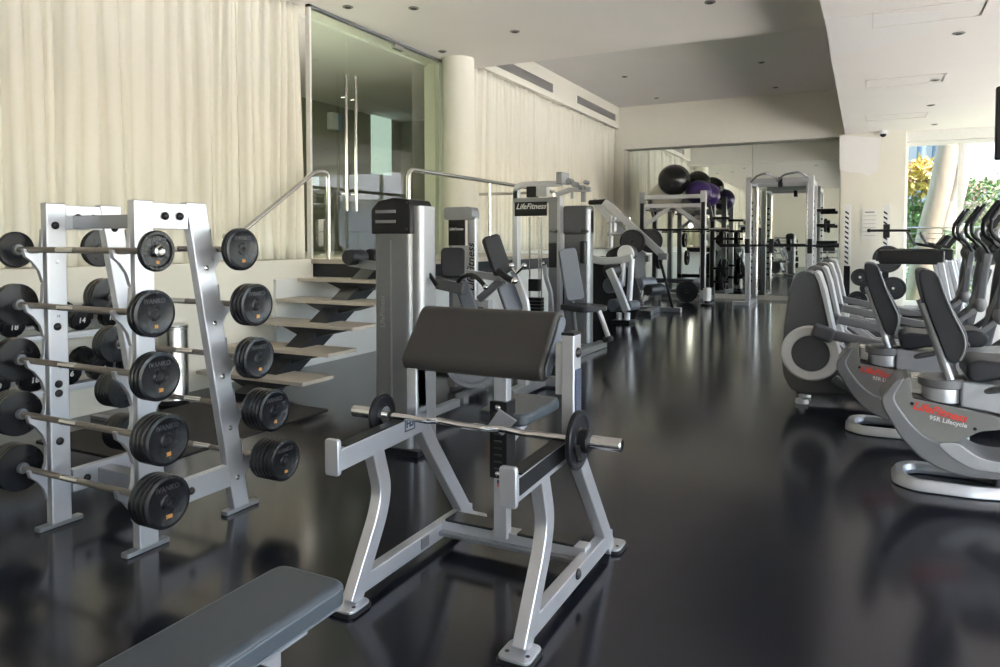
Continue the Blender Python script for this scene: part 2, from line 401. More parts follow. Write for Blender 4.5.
# ---- glass wall with double door, and the room behind it
g = bpy.data.objects.new('door_1', None); C.objects.link(g); g.location = (LX, 7.8, LAND); g['kind'] = 'structure'
yA, yB, yC, yD = 6.36, 7.33, 8.42, 9.2
for i, (a, c) in enumerate(((6.36, 7.02), (7.03, 8.42), (8.43, 9.2))):
    MB().box(LX - .006, LX + .006, a + .004, c - .004, LAND + .01, 4.02).build('glass_panel', M['glass'], g)
for yy in (6.345, 9.2): MB().box(LX - .03, LX + .03, yy, yy + .03, LAND, 4.03).build('door_jamb', M['frame'], g)
MB().box(LX - .03, LX + .03, 6.345, 9.23, 4.0, 4.03).build('door_head', M['steel2'], g)
for yy in (6.93, 7.11):
    h = MB(); h.tube([(LX + .07, yy, 1.75), (LX + .07, yy, 3.38)], .018, 12); h.tube([(LX, yy, 1.95), (LX + .07, yy, 1.95)], .01); h.tube([(LX, yy, 3.1), (LX + .07, yy, 3.1)], .01)
    h.build('door_handle', M['satin'], g)
MB().box(LX - .03, LX + .03, 8.0, 8.2, 3.93, 3.99).build('door_hinge', M['chrome'], g)
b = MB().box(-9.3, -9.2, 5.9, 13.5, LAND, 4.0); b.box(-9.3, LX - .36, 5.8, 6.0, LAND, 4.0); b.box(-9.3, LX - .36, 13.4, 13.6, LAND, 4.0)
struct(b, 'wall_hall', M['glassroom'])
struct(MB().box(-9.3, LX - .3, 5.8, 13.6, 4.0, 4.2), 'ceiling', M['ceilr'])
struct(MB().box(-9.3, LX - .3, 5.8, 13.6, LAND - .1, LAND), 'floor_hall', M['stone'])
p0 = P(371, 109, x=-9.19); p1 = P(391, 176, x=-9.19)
pn = tag(MB().box(-9.2, -9.17, p0.y, p1.y, p1.z, p0.z).build('wall_poster', emit('poster_glow', (.60, .72, .70), .5), bevel=.003), 'pale turquoise poster with added glow on the hall wall seen through the glass door', 'panel')  # poster; its brightness is put in as emission
p0 = P(331, 112, x=-9.1); p1 = P(341, 131, x=-9.1)
hl = thing('hall_fill', (-6.3, 6.35, 3.95), 'added glowing disc under the hall ceiling, out of view', 'ceiling light')  # glowing disc added out of view, no lamp known here
MB().lathe((-6.3, 6.35, 3.93), Z, [(.16, 0), (.18, .01), (.18, .06)], 24).build('fill_disc', emit('fill_glow', (1, .93, .8), 2), hl)
ll = bpy.data.lights.new('hall_fill_light', 'POINT'); ll.energy = 45; ll.color = (1, .95, .82); ll.shadow_soft_size = .4; lo = bpy.data.objects.new('hall_fill_light', ll); C.objects.link(lo); lo.location = (-6.3, 6.5, 2.3)  # point light added to brighten the hall
d = thing('soap_dispenser', ((-9.2), (p0.y + p1.y) / 2, p1.z), 'small white and blue dispenser on the hall wall behind the glass', 'dispenser')
MB().box(-9.2, -9.06, p0.y, p0.y + (p1.y - p0.y) * .6, p1.z, p0.z).build('housing', M['white'], d, bevel=.01)
MB().box(-9.2, -9.08, p0.y + (p1.y - p0.y) * .6, p1.y, p1.z, p0.z).build('side_cover', mat('blue_plastic', (.12, .25, .5), .4), d, bevel=.01)

# ---- handrails
def rail(name, pts, posts, r, label):
    o = thing(name, (pts[0][0], pts[0][1], 0), label, 'handrail')
    MB().tube(fillet(pts, .1, 6), r, 12).build('top_rail', M['satin'], o)
    for a, c in posts: MB().tube([a, c], r * .85, 12).build('post', M['satin'], o)
    return o
rail('stair_handrail', [(-5.45, 6.5, LAND), (-5.45, 6.5, 2.17), (-5.45, 6.30, 2.17), (-5.45, 5.16, 1.445), (-5.6, 5.12, 1.43)], [], .024,
     'steel handrail rising along the floating steps to the glass door')
rail('landing_railing', [(-4.27, 6.36, LAND), (-4.27, 6.36, 2.14), (-4.27, 10.4, 2.14), (-5.6, 10.4, 2.14)],
     [((-4.27, 8.2, LAND), (-4.27, 8.2, 2.13)), ((-4.27, 10.3, LAND), (-4.27, 10.3, 2.13))], .024,
     'steel guard railing along the open edge of the landing')

# ---- floating stair
st = thing('floating_staircase', (-4.85, 5.5, 0), 'floating stone steps on a dark steel spine leading up to the glass door', 'stairs')
zs = [.2, .397, .594, .791, .988]; y0s = [4.66, 4.99, 5.33, 5.67, 6.0]
for z_, y_ in zip(zs, y0s):
    t = MB().box(-5.47, -4.2, y_, y_ + .40, z_ - .032, z_).build('tread', M['stone'], st, bevel=.003)
    s = MB(); s.prism([(-5.1, y_ + .03, z_ - .033), (-4.33, y_ + .03, z_ - .033), (-4.66, y_ + .03, z_ - .12), (-4.86, y_ + .03, z_ - .12)], (0, .33, 0)); s.build('bracket', M['fascia'], t)
sp = MB().strip([(-4.76, 4.55, .0), (-4.76, 4.78, .07), (-4.76, 6.4, 1.04)], .17, .2, X); sp.build('spine', M['fascia'], st)

# ---- ceiling things
def near_ceiling(px, py, z): p = P(px, py, z=z); return p
lights = [(-4.61, 6.99, 4.03, 'next to the head of the glass door'), (-5.25, 6.62, 4.03, 'nearest the curtain and glass door corner'), (-5.3, 8.75, 4.03, 'in front of the round column'),
          (-3.98, 8.33, 4.03, 'in mid ceiling right of the column'), (-1.57, 8.29, 4.03, 'at the top edge near the picture centre'),
          (-4.44, 14.5, 4.74, 'in the raised ceiling near the air grilles'), (-4.43, 17.0, 4.74, 'in the raised ceiling in the far left corner'), (-1.79, 14.5, 4.74, 'in the raised ceiling towards the right slab'), (-1.8, 17.0, 4.74, 'in the raised ceiling over the cable rack'),
          (.9, 9.57, 3.7, 'nearest on the low right ceiling'), (.87, 12.19, 3.7, 'second on the low right ceiling'), (.97, 14.42, 3.7, 'third on the low right ceiling'), (1.2, 16.84, 3.7, 'farthest on the low right ceiling, by the window')]
for x_, y_, z_, w_ in lights:
    o = thing('downlight', (x_, y_, z_), 'small round recessed downlight ' + w_, 'ceiling light', 'recessed ceiling downlights')
    MB().lathe((x_, y_, z_ - .012), Z, [(.05, 0), (.06, .004), (.06, .012), (.042, .012)], 24).build('trim_ring', M['lamp'], o)
    MB().lathe((x_, y_, z_ - .0145), Z, [(.038, 0), (.038, .004)], 20).build('lens', M['dark'], o)
for y0, y1, z0, z1, w_ in ((10.9, 13.45, 4.33, 4.50, 'nearer the column'), (14.85, 17.5, 4.36, 4.52, 'nearer the far corner')):
    o = thing('air_grille', (LX, (y0 + y1) / 2, z0), 'long slotted air grille above the curtain, ' + w_, 'air grille', 'air grilles above the curtain')
    f = MB().box(LX, LX + .008, y0, y1, z0, z1); f.build('backing', M['lamp'], o)
    s = MB()
    for k in range(6): s.box(LX + .006, LX + .02, y0, y1, z0 + (z1 - z0) * (k + .3) / 6, z0 + (z1 - z0) * (k + .55) / 6)
    s.build('louvre', M['lamp'], o)
for (a, w_) in ((((745 / 2 + 500, 12), (850 / 2 + 500, 9), (960 / 2 + 500, 3)), 'at the top of the picture'), (((866, 80), (904, 79), (940, 68)), 'in the middle of the low ceiling'), (((866, 116), (895, 115), (924, 110)), 'towards the pillar')):
    pa = P(*a[0], z=3.7); pb = P(*a[2], z=3.7); x0, x1 = sorted((pa.x, pb.x)); x1 = x0 + 1.0; ya = pa.y
    o = MB()
    for (p, q, r, s) in ((x0, x1, ya, ya + .012), (x0, x1, ya + .6, ya + .612), (x0, x0 + .012, ya, ya + .612), (x1 - .012, x1, ya, ya + .612)): o.box(p, q, r, s, 3.6925, 3.6995)
    tag(o.build('access_panel', mat('panel_gap', (.70, .66, .63), .8)), 'thin outline of a ceiling access panel ' + w_, 'ceiling panel')
c = thing('security_camera', (.31, 17.35, 3.7), 'small dark dome security camera on the ceiling beside the pillar top', 'camera')
MB().lathe((.31, 17.35, 3.7), -Z, [(.085, 0), (.085, .05), (.07, .07)], 24).build('mount', M['white'], c)
MB().ball((.31, 17.35, 3.62), .062, (1, 1, .9)).build('dome', M['ballk'], c)

# ---- mirror wall
mw = thing('wall_mirror', (-3, 18.0, .09), 'large frameless mirror panels covering the far wall behind the racks', 'mirror')
xs = [-5.45, -4.05, -2.4, -.52]
for a, c in zip(xs, xs[1:]): MB().box(a + .004, c - .004, 18.06, 18.11, .1, 3.68).build('mirror_panel', M['mirror'], mw)

# ---- paper notice on the pillar
p0 = P(862, 209, y=17.5); p1 = P(877, 239, y=17.5)
nt_ = thing('notice', ((p0.x + p1.x) / 2, 17.51, p1.z), 'white printed notice taped to the pillar between two slotted uprights', 'notice')
MB().box(p0.x, p1.x, 17.505, 17.517, p1.z, p0.z).build('sheet', M['paper'], nt_)
for k in range(7):
    zz = p0.z - .06 - k * .085; w = (p1.x - p0.x) * (.3 if k == 0 else .4)
    MB().box((p0.x + p1.x) / 2 - w, (p0.x + p1.x) / 2 + w, 17.503, 17.506, zz - (.02 if k == 0 else .008), zz).build('printed_line', M['greyp'] if k == 0 else M['lamp'], nt_)

# ---- garden beyond the far windows
def leaves(c, rad, n, size, seed, sc=(1, 1, 1)):
    rnd = random.Random(seed); b = MB(); c = V(c)
    for i in range(n):
        d = Vector((rnd.gauss(0, 1), rnd.gauss(0, 1), rnd.gauss(0, 1))).normalized() * (rad * rnd.uniform(.55, 1.05))
        p = c + Vector((d.x * sc[0], d.y * sc[1], d.z * sc[2])); q = Quaternion((rnd.gauss(0, 1), rnd.gauss(0, 1), rnd.gauss(0, 1), rnd.gauss(0, 1))).normalized()
        L = size * rnd.uniform(.7, 1.3); w = L * .22
        v = [b.bm.verts.new(p + q @ Vector(k)) for k in ((0, 0, 0), (w, L * .45, w * .5), (0, L, 0), (-w, L * .45, w * .5), (0, L * .45, 0))]
        b.bm.faces.new((v[0], v[1], v[4])); b.bm.faces.new((v[1], v[2], v[4])); b.bm.faces.new((v[2], v[3], v[4])); b.bm.faces.new((v[3], v[0], v[4]))
    return b
def shrub(name, loc, rad, n, size, m, seed, label, sc=(1, 1, 1), extra=None, cat='shrub'):
    o = thing(name, (loc[0], loc[1], -.1), label, cat)
    leaves(loc, rad, n, size, seed, sc).build('foliage', M[m], o, smooth=False)
    s = MB()
    for k in range(4): s.tube([(loc[0], loc[1], -.1), (loc[0] + (k - 1.5) * rad * .2 * sc[0], loc[1] + (k % 2 - .5) * rad * .3, loc[2] * .6), (loc[0] + (k - 1.5) * rad * .35 * sc[0], loc[1], loc[2])], .02, 6)
    s.build('stem', M['bark'], o)
    if extra: leaves((loc[0], loc[1] - rad * .2, loc[2] + rad * .15), rad * .95, n // 4, size * .7, seed + 50, sc).build('blossom', M[extra], o, smooth=False)
    return o
tr = thing('tree', (1.6, 19.5, -.1), 'pale thick leaning tree trunk just outside the window beside the pillar', 'tree')
MB().tube([P(a, b_, y=19.5) for a, b_ in ((915, 330), (922, 280), (931, 230), (941, 190), (948, 150), (953, 110), (957, 80))], [.33, .3, .27, .25, .24, .23, .22], 20).build('trunk', M['bark'], tr)
MB().tube([P(a, b_, y=19.5) for a, b_ in ((946, 230), (958, 190), (967, 150), (974, 118), (980, 80))], [.2, .17, .15, .14, .12], 16).build('branch', mat('whitish_bark', (.33, .30, .27), .85, 0, 7, .2), tr)
q = P(917, 178, y=21.0); shrub('croton_shrub', q, .62, 700, .24, 'leafy', 11, 'yellow and russet croton bush outside the window beside the pillar', (1.1, .8, .6), 'leafr')
q = P(912, 222, y=21.2); shrub('leafy_shrub', q, .8, 1400, .16, 'leafg', 12, 'bright green leafy shrub under the yellow bush outside', (1, .7, .8))
q = P(962, 240, y=22.6); shrub('leafy_shrub', q, 1.2, 1400, .2, 'leafd', 13, 'dark green shrub behind the pale tree trunk', (1.3, .7, .8))
q = P(988, 200, y=20.8); shrub('flowering_shrub', q, .7, 1200, .14, 'leafg', 14, 'pink flowering shrub outside at the right edge of the picture', (1.3, .7, .8), 'pink')
q = P(994, 252, y=20.6); shrub('leafy_shrub', q, .9, 1400, .17, 'leafg', 15, 'low green shrub below the pink flowers at the right edge', (1.4, .6, .8))
q = P(918, 290, y=20.6); shrub('leafy_shrub', q, .8, 1000, .16, 'leafd', 16, 'low dark shrub behind the outdoor railing', (1.6, .6, .7))
gr = thing('garden_railing', (2.3, 18.7, -.1), 'thin cable railing outside in front of the garden shrubs', 'railing')
for k in range(7): MB().tube([(.6, 18.7, .95 + k * .12), (6, 18.7, .95 + k * .12)], .008 if k < 6 else .02, 8).build('cable', M['satin'], gr)
for k in range(5): MB().tube([(.7 + k * 1.3, 18.7, -.1), (.7 + k * 1.3, 18.7, 1.67)], .022, 10).build('post', M['satin'], gr)
nb = thing('neighbouring_building', (4, 27.5, -.1), 'pale building with grey wall and blue pipes behind the garden', 'building')
pz = P(960, 181, y=27).z
MB().box(2.6, 12, 27, 33, pz, 9).build('white_wall', M['facade'], nb, smooth=False)
MB().box(-3, 12, 27.6, 33.2, -.1, 9.2).build('grey_wall', mat('grey_render', (.15, .17, .19), .8), nb, smooth=False)
for px in (922, 937):
    a = P(px - 2, 170, y=26.6); c = P(px + 2, 120, y=26.6); MB().tube([(a.x, 26.6, -.1), a, c, (c.x, 26.6, 6)], .13, 12).build('pipe', mat('blue_pipe', (.05, .075, .12), .5), nb)
# ================================================================ BARBELL RACK WITH FIXED BARBELLS
rk = thing('barbell_rack', (-3.25, 2.45, 0), 'silver A-frame rack holding ten fixed barbells, left foreground', 'barbell rack')
FXs = (-3.515, -2.885)
front = [(1.354, 2.05), (1.092, 2.05), (.829, 2.05), (.567, 2.05), (.305, 2.05)]
back = [(1.354, 2.61), (1.08, 2.65), (.808, 2.69), (.539, 2.735), (.272, 2.79)]
def yb(z): return 2.715 - (2.715 - 2.455) * z / 1.58          # centre line of the leaning rear upright
def hub(b, c, ax, r, h):
    b.lathe(c, ax, [(r, 0), (r, h * .3), (r * .72, h * .75), (r * .3, h)], 14)
for X_ in FXs:
    # front upright (vertical) and rear upright (leaning), rectangular tube 45 x 130 mm
    u = MB().box(X_ - .024, X_ + .024, 2.122, 2.220, .02, 1.578).build('upright', M['steel'], rk, bevel=.006)
    v = MB().prism([(X_ - .024, 2.715 - .050, .02), (X_ - .024, 2.715 + .050, .02), (X_ - .024, 2.455 + .058, 1.578), (X_ - .024, 2.455 - .058, 1.578)], (.048, 0, 0)).build('upright', M['steel'], rk, bevel=.006)
    MB().box(X_ - .02, X_ + .02, 2.21, 2.41, 1.45, 1.57).build('top_bracket', M['steel'], rk, bevel=.004)
    MB().box(X_ - .02, X_ + .02, 2.23, 2.66, .145, .26).build('bottom_rail', M['steel'], rk, bevel=.005)
    for y0 in (2.17, 2.725):
        f = MB().plate((X_, y0, .012), X, Y, .05, .22, .022, .012).build('foot_plate', M['steel2'], rk, bevel=.004)
    bolts = [(2.28, 1.51), (2.36, 1.51), (2.30, .20), (2.165, .42), (2.165, .98), (2.165, 1.47)] if X_ < -3 else [(2.28, 1.51), (2.36, 1.51), (2.40, .20)]
    if X_ < -3: bolts += [(2.165, .70), (2.165, .655), (yb(1.46), 1.46), (yb(1.02), 1.02), (yb(.76), .76), (yb(.72), .72)]
    for y_, z_ in bolts:
        bb = MB(); hub(bb, (X_ + .024, y_, z_), X, .019, .016); bb.build('bolt', M['iron'], rk)
    for z_, y_ in front: MB().lathe((X_ + .024, 2.17, z_ - .06), X, [(.008, 0), (.008, .004)], 10).build('rivet', M['satin'], rk)
    for z_, y_ in back: MB().lathe((X_ + .024, yb(z_ - .09), z_ - .09), X, [(.013, 0), (.013, .005), (.006, .008)], 12).build('rivet', M['satin'], rk)
    # curved saddle hooks carrying the bars
    for z_, y_ in front:
        prof = [(2.11, z_ + .10), (2.105, z_ + .02), (2.09, z_ - .017), (2.05, z_ - .0175), (2.035, z_ + .005), (2.022, z_ + .004), (2.03, z_ - .03), (2.06, z_ - .055), (2.092, z_ - .10), (2.11, z_ - .16)]
        MB().prism([(X_ - .012, a, c) for a, c in prof], (.024, 0, 0)).build('saddle', M['steel'], rk, bevel=.002)
    for z_, y_ in back:
        e = yb(z_) + .068
        prof = [(e - .01, z_ + .10), (e, z_ + .02), (y_ - .02, z_ - .016), (y_ + .012, z_ - .0175), (y_ + .024, z_ + .006), (y_ + .034, z_ + .004), (y_ + .028, z_ - .03), (y_ - .01, z_ - .06), (e + .012, z_ - .10), (e + .008, z_ - .16)]
        MB().prism([(X_ - .012, a, c) for a, c in prof], (.024, 0, 0)).build('saddle', M['steel'], rk, bevel=.002)
MB().box(-3.5, -2.9, 2.255, 2.30, 1.455, 1.52).build('top_crossbar', M['steel2'], rk, bevel=.005)
MB().box(-3.5, -2.9, 2.36, 2.44, .15, .235).build('bottom_crossbar', M['steel2'], rk, bevel=.005)

tier = ['top', 'second', 'middle', 'fourth', 'bottom']
def barbell(c, xl, xr, r, t, label, txt, single=False):
    o = thing('fixed_barbell', c, label, 'barbell', 'fixed barbells on the A-frame rack')
    y_, z_ = c[1], c[2]
    MB().tube([(xl - .01, y_, z_), (xr - t + .01, y_, z_)], .0145, 14).build('shaft', M['knurl'], o)
    MB().tube([(-3.29, y_, z_), (-3.17, y_, z_)], .0152, 14).build('smooth_section', M['satin'], kids(o)[0])
    for s, xe in ((1, xr), (-1, xl)):
        b = MB(); x0 = xe - s * t if s == 1 else xe; n = max(1, round(t / .027)); prof = []
        # stacked ribbed plates; the outer face is dished towards the centre
        w = t / n
        for k in range(n):
            h = k * w; prof += [(r * .93 if k else r * .5, h), (r * .985, h + .003), (r, h + w * .35), (r, h + w * .7), (r * .985, h + w - .003)]
        prof += [(r * .93, t - .002), (r * .86, t), (r * .78, t - .003), (r * .30, t - .005), (r * .24, t), (.0, t)]
        if single: prof = [(r * .5, 0), (r * .93, .001), (r, .006), (r, t - .006), (r * .93, t), (r * .8, t), (r * .74, t - .008), (r * .36, t - .008), (r * .0, t - .008)]
        root = (xe - t, y_, z_) if s == 1 else (xe + t, y_, z_)
        h_ = b.lathe(root, X * s, prof, 36).build('weight_head', M['rubber'], o, ang=28)
        k = MB(); k.lathe((xe - s * (t + .022), y_, z_), X * s, [(.024, 0), (.026, .006), (.026, .023)], 18); k.build('inner_collar', M['steel2'], o)
        e = MB(); e.lathe((xe + s * (-.008 if single else -.001), y_, z_), X * s, ([(.026, 0), (.026, .022), (.018, .026), (.012, .022), (.0, .020)] if single else [(.014, 0), (.014, .004), (.008, .004), (.004, .001)]), 20).build('end_bolt', M['satin'] if single else M['black'], h_)
        if s == 1:
            text('IVANKO', r * .27, (xe + .0005 - (.008 if single else 0.004), y_, z_ + r * .52), Y, Z, M['greyp'], 'raised_lettering', h_, bold=.0006, th=.0012)
            text(txt, r * .19, (xe + .0008 - (.008 if single else 0.004), y_ + .004, z_ - r * .55), Y, Z, M['orange'], 'number_badge', h_, bold=.0012, th=.0015)
    return o
fr = [(-2.618, .086, .024, '10', True), (-2.64, .10, .052, '15', False), (-2.616, .103, .068, '20', False), (-2.575, .108, .105, '25', False), (-2.58, .112, .11, '100', False)]
for (z_, y_), (xe, r, t, tx, sg), w_ in zip(front, fr, tier):
    barbell((-3.2, y_, z_), -3.605 - t, xe, r, t, 'fixed barbell on the %s tier of the front side of the A-frame rack' % w_, tx, sg)
bk = [(-2.72, .104, .043, '30', False), (-2.67, .105, .085, '35', False), (-2.70, .104, .078, '40', False), (-2.645, .106, .13, '45', False), (-2.63, .106, .15, '50', False)]
for (z_, y_), (xe, r, t, tx, sg), w_ in zip(back, bk, tier):
    barbell((-3.3, y_, z_), -3.79 - t, xe, r, t, 'fixed barbell on the %s tier of the rear side of the A-frame rack' % w_, tx, sg)

# ================================================================ PREACHER CURL BENCH
pb_ = thing('preacher_curl_bench', (-1.37, 2.65, 0), 'silver preacher curl bench with charcoal arm pad, centre foreground', 'weight bench')
XL, XR = -1.728, -1.012
for X_ in (XL, XR):
    w, th = .072, .05
    f = MB().strip(fillet([(X_, 2.175, .02), (X_, 2.345, .30), (X_, 2.375, .40), (X_, 2.31, .60)], .10, 6), w, th, X)
    f.build('front_leg', M['steel'], pb_, bevel=.006)
    g_ = MB().strip(fillet([(X_, 3.09, .02), (X_, 2.72, .50), (X_, 2.64, .62), (X_, 2.63, .86)], .10, 6), w, th, X)
    g_.build('rear_leg', M['steel'], pb_, bevel=.006)
    MB().strip([(X_, 2.21, .072), (X_, 3.09, .072)], .07, .048, X).build('base_rail', M['steel'], pb_, bevel=.005)
    MB().strip([(X_, 2.085, .592), (X_, 2.66, .610)], .082, .052, X).build('rest_arm', M['steel'], pb_, bevel=.005)
    MB().strip([(X_, 2.12, .637), (X_, 2.58, .651)], .006, .05, X).build('rubber_strip', M['black'], pb_)
    MB().plate((X_, 2.075, .605), X, Z, .062, .135, .022, .014).build('arm_stop', M['steel2' if False else 'steel'], pb_, bevel=.005)
    MB().strip([(X_, 2.63, .64), (X_, 2.63, 1.035 if X_ > -1.2 else .85)], .082, .05, X).build('upright', M['steel'], pb_, bevel=.005)
    for y_ in (2.16, 3.13):
        ft = MB().plate((X_, y_, .019), X, Y, .118, .125, .010, .03).build('foot_plate', M['steel'], pb_, bevel=.002)
        MB().plate((X_, y_, .007), X, Y, .13, .137, .0142, .032).build('rubber_foot', M['black'], ft, bevel=.003)
        s = MB()
        for dx in (-.038, .038): s.lathe((X_ + dx, y_ - .02, .022), Z, [(.008, 0), (.008, .003)], 10)
        s.build('screw', M['black'], ft)
# label plates and bolts on the right upright
XO = XR + .0265
MB().box(XO - .002, XO + .0015, 2.605, 2.665, .70, .90).build('instruction_label', M['bluep'], pb_)
lab = MB()
for k in range(14): lab.box(XO + .001, XO + .0025, 2.61, 2.66 - (.02 if k % 3 == 2 else 0), .71 + k * .0132, .716 + k * .0132)
lab.build('printed_line', M['greyp'], pb_)
b = MB(); hub(b, (XO - .001, 2.63, .965), X, .02, .014); hub(b, (XO - .001, 2.64, .09), X, .022, .014); b.build('bolt', M['black'], pb_)
MB().box(XR - .055, XR - .0255, 2.60, 2.66, .80, 1.0).build('mount_bracket', M['steel'], pb_, bevel=.003)
MB().box(XR - .027, XR + .027, 2.588, 2.672, 1.033, 1.045).build('end_cap', M['black'], pb_, bevel=.003)
# small square logo plate and label on the left rest arm
XO = XR + .0262
MB().strip([(XO + .001, 2.10, .601), (XO + .001, 2.60, .618)], .058, .003, X).build('side_guard', M['black'], pb_)
XO = XL + .0262
lg = MB()
for (a, c, d, e) in ((2.50, 2.575, .652, .657), (2.50, 2.575, .598, .603), (2.50, 2.505, .598, .657), (2.57, 2.575, .598, .657)): lg.box(XO, XO + .002, a, c, d, e)
lg.build('logo_frame', M['bluep'], pb_)
text('HS', .046, (XO + .001, 2.5375, .628), Y, Z, M['bluep'], 'logo_letters', pb_, bold=.0012)
MB().box(XO, XO + .004, 2.62, 2.68, .055, .10).build('bracket_label', M['steel2'], pb_)
# crossbeam, foot rests
MB().box(XL, XR, 2.80, 2.87, .075, .125).build('crossbeam', M['steel'], pb_, bevel=.005)
MB().box(-1.72, -1.02, 2.77, 2.91, .06, .08).build('crossbeam', M['steel2'], pb_, bevel=.005)
for a, c in ((-1.68, -1.44), (-1.32, -1.06)):
    k = MB().box(a, c, 2.785, 2.895, .125, .137).build('foot_grip', M['rubber'], pb_, bevel=.003)
# centre post with seat and pad adjustment
CX = -1.398
MB().box(CX - .032, CX + .032, 2.78, 2.83, .10, .94).build('centre_post', M['steel'], pb_, bevel=.005)
sl = MB().box(CX - .042, CX + .042, 2.76, 2.85, .37, .705).build('adjustment_sleeve', M['black'], pb_, bevel=.004)
s = MB()
for k in range(9): s.box(CX - .018, CX + .018, 2.756, 2.761, .41 + k * .03, .417 + k * .03)
s.build('height_marks', M['greyp'], sl)
s = MB(); hub(s, (CX, 2.76, .68), -Y, .014, .01); hub(s, (CX, 2.76, .39), -Y, .014, .01); s.build('sleeve_bolt', M['satin'], sl)
MB().box(CX - .012, CX + .012, 2.775, 2.779, .33, .36).build('flag_sticker', M['flag'], pb_)
MB().box(CX - .012, CX + .000, 2.7745, 2.7785, .345, .36).build('flag_canton', M['bluep'], pb_)
br = MB().prism([(CX + .035, 2.73, .57), (CX + .10, 2.73, .64), (CX + .02, 2.73, .68), (CX - .03, 2.73, .61)], (0, .01, 0)); br.build('bar_catch_plate', M['steel'], pb_)
MB().tube([(CX, 2.84, .50), (CX, 2.96, .54), (CX, 3.1, .575)], .024, 10).build('seat_arm', M['steel'], pb_)
MB().tube([(CX - .04, 2.80, .58), (CX - .11, 2.74, .60)], .006, 8).build('pull_pin', M['chrome'], pb_)
# seat pad
st_ = MB().plate((CX - .02, 3.03, .615), X, Y, .25, .44, .055, .07).build('seat', M['padb'], pb_, bevel=.018, seg=4)
# slanted arm pad: profile in the YZ plane, swept along X
def sweep_x(prof, x0, x1, rr=.0):
    return MB().prism([(x0, y_, z_) for y_, z_ in prof], (x1 - x0, 0, 0))
prof = fillet([(2.572, .895), (2.745, 1.105), (2.81, 1.10), (2.83, 1.05), (2.645, .835), (2.59, .845)], .028, 5, True)
ap = sweep_x(prof, -1.775, -1.115).build('arm_pad', M['pad'], pb_, bevel=.016, seg=4, ang=50)
e = MB()
for X_ in (-1.1145, ):
    pr = fillet([(2.582, .897), (2.747, 1.096), (2.806, 1.092), (2.82, 1.052), (2.643, .845), (2.596, .853)], .026, 5, True)
    e.tube([(X_ - .012, y_, z_) for y_, z_ in pr], .004, 6, loop=True)
e.build('piping', M['padblue'], ap)
pr = fillet([(2.600, .893), (2.755, 1.085), (2.80, 1.082), (2.808, 1.052), (2.645, .857), (2.606, .863)], .022, 5, True)
MB().prism([(-1.116, y_, z_) for y_, z_ in pr], (.012, 0, 0)).build('side_highlight', M['padblue'], ap, bevel=.006, seg=3)  # lighter vinyl colour stands in for the highlight on the pad's right side
MB().box(-1.70, -1.07, 2.77, 2.81, .88, .95).build('pad_support', M['steel2'], pb_, bevel=.004)
MB().beam((-1.06, 2.80, .93), (-1.02, 2.65, .93), .03, .05).build('pad_bracket', M['steel2'], pb_)

# EZ curl bar with its plates and collars
ez = thing('curl_bar', (-1.4, 2.55, .654), 'chrome EZ curl bar with angled grips lying across the preacher bench arms', 'curl bar')
zb, yb_ = .662, 2.50
pts = [(-1.81, 0), (-1.66, 0), (-1.60, -.012), (-1.52, .022), (-1.44, -.014), (-1.33, -.014), (-1.24, .022), (-1.16, -.014), (-1.10, 0), (-.96, 0)]
MB().tube(fillet([(x_, yb_ - d, zb + d * .5) for x_, d in pts], .02, 4), .0135, 14).build('shaft', M['chrome'], ez)
for s, a, e_ in ((-1, -1.81, -1.965), (1, -.945, -.767)):
    MB().lathe((a, yb_, zb), X * s, [(.036, -.012), (.036, 0), (.025, .002), (.025, abs(e_ - a) - .003), (.022, abs(e_ - a)), (.0, abs(e_ - a))], 24).build('sleeve', M['chrome'], ez)
def disc(c, ax, r, t, label, group=None, mt='iron', name='weight_plate', parent=None, hole=.026):
    b = MB().lathe(c, ax, [(hole, 0), (hole * 1.7, 0), (hole * 1.8, t * .25), (r * .80, t * .25), (r * .86, 0), (r * .97, 0), (r, t * .15), (r, t * .85), (r * .97, t), (r * .86, t), (r * .80, t * .75), (hole * 1.8, t * .75), (hole * 1.7, t), (hole, t), (hole, 0)], 40)
    o = b.build(name, M[mt], parent, ang=30)
    if parent is None: tag(o, label, 'weight plate', group)
    return o
pl = disc((-1.825, yb_, zb), X, .088, .016, 'small black weight plate on the left end of the curl bar', 'plates on the curl bar')
pr = disc((-.945, yb_, zb), X, .11, .020, 'black weight plate on the right end of the curl bar', 'plates on the curl bar')
cl = thing('spring_collar', (-.92, yb_, zb), 'black lever collar clamped against the right curl bar plate', 'bar collar')
MB().lathe((-.925, yb_, zb), X, [(.026, 0), (.043, .0), (.045, .01), (.045, .034), (.04, .04), (.026, .04)], 20).build('clamp_ring', M['black'], cl, ang=30)
MB().beam((-.925, yb_ - .045, zb - .01), (-.90, yb_ - .075, zb - .055), .022, .02).build('lever', M['black'], cl, bevel=.004)

# ================================================================ FLAT BENCH
fb = thing('flat_bench', (-1.40, 1.0, 0), 'flat slate-grey exercise bench, cropped by the bottom edge of the picture', 'weight bench')
o = MB().plate((-1.40, 1.01, .415), X, Y, .255, 1.17, .075, .05).build('bench_pad', M['padb'], fb, bevel=.024, seg=5)
for zz in (.437, .392):
    q = fillet([(-1.40 + a * .1275, 1.01 + c * .585, zz) for a, c in ((-1, -1), (1, -1), (1, 1), (-1, 1))], .06, 6, True)
    MB().tube(q, .0028, 6, loop=True).build('seam', M['padblue'], o)
MB().box(-1.45, -1.34, .5, 1.5, .325, .375).build('pad_rail', M['steel'], fb, bevel=.005)
for y_ in (.55, 1.40):
    MB().box(-1.42, -1.37, y_ - .03, y_ + .03, .04, .33).build('leg', M['steel'], fb, bevel=.005)
    MB().box(-1.62, -1.17, y_ - .035, y_ + .035, 0, .045).build('foot_bar', M['steel'], fb, bevel=.008)
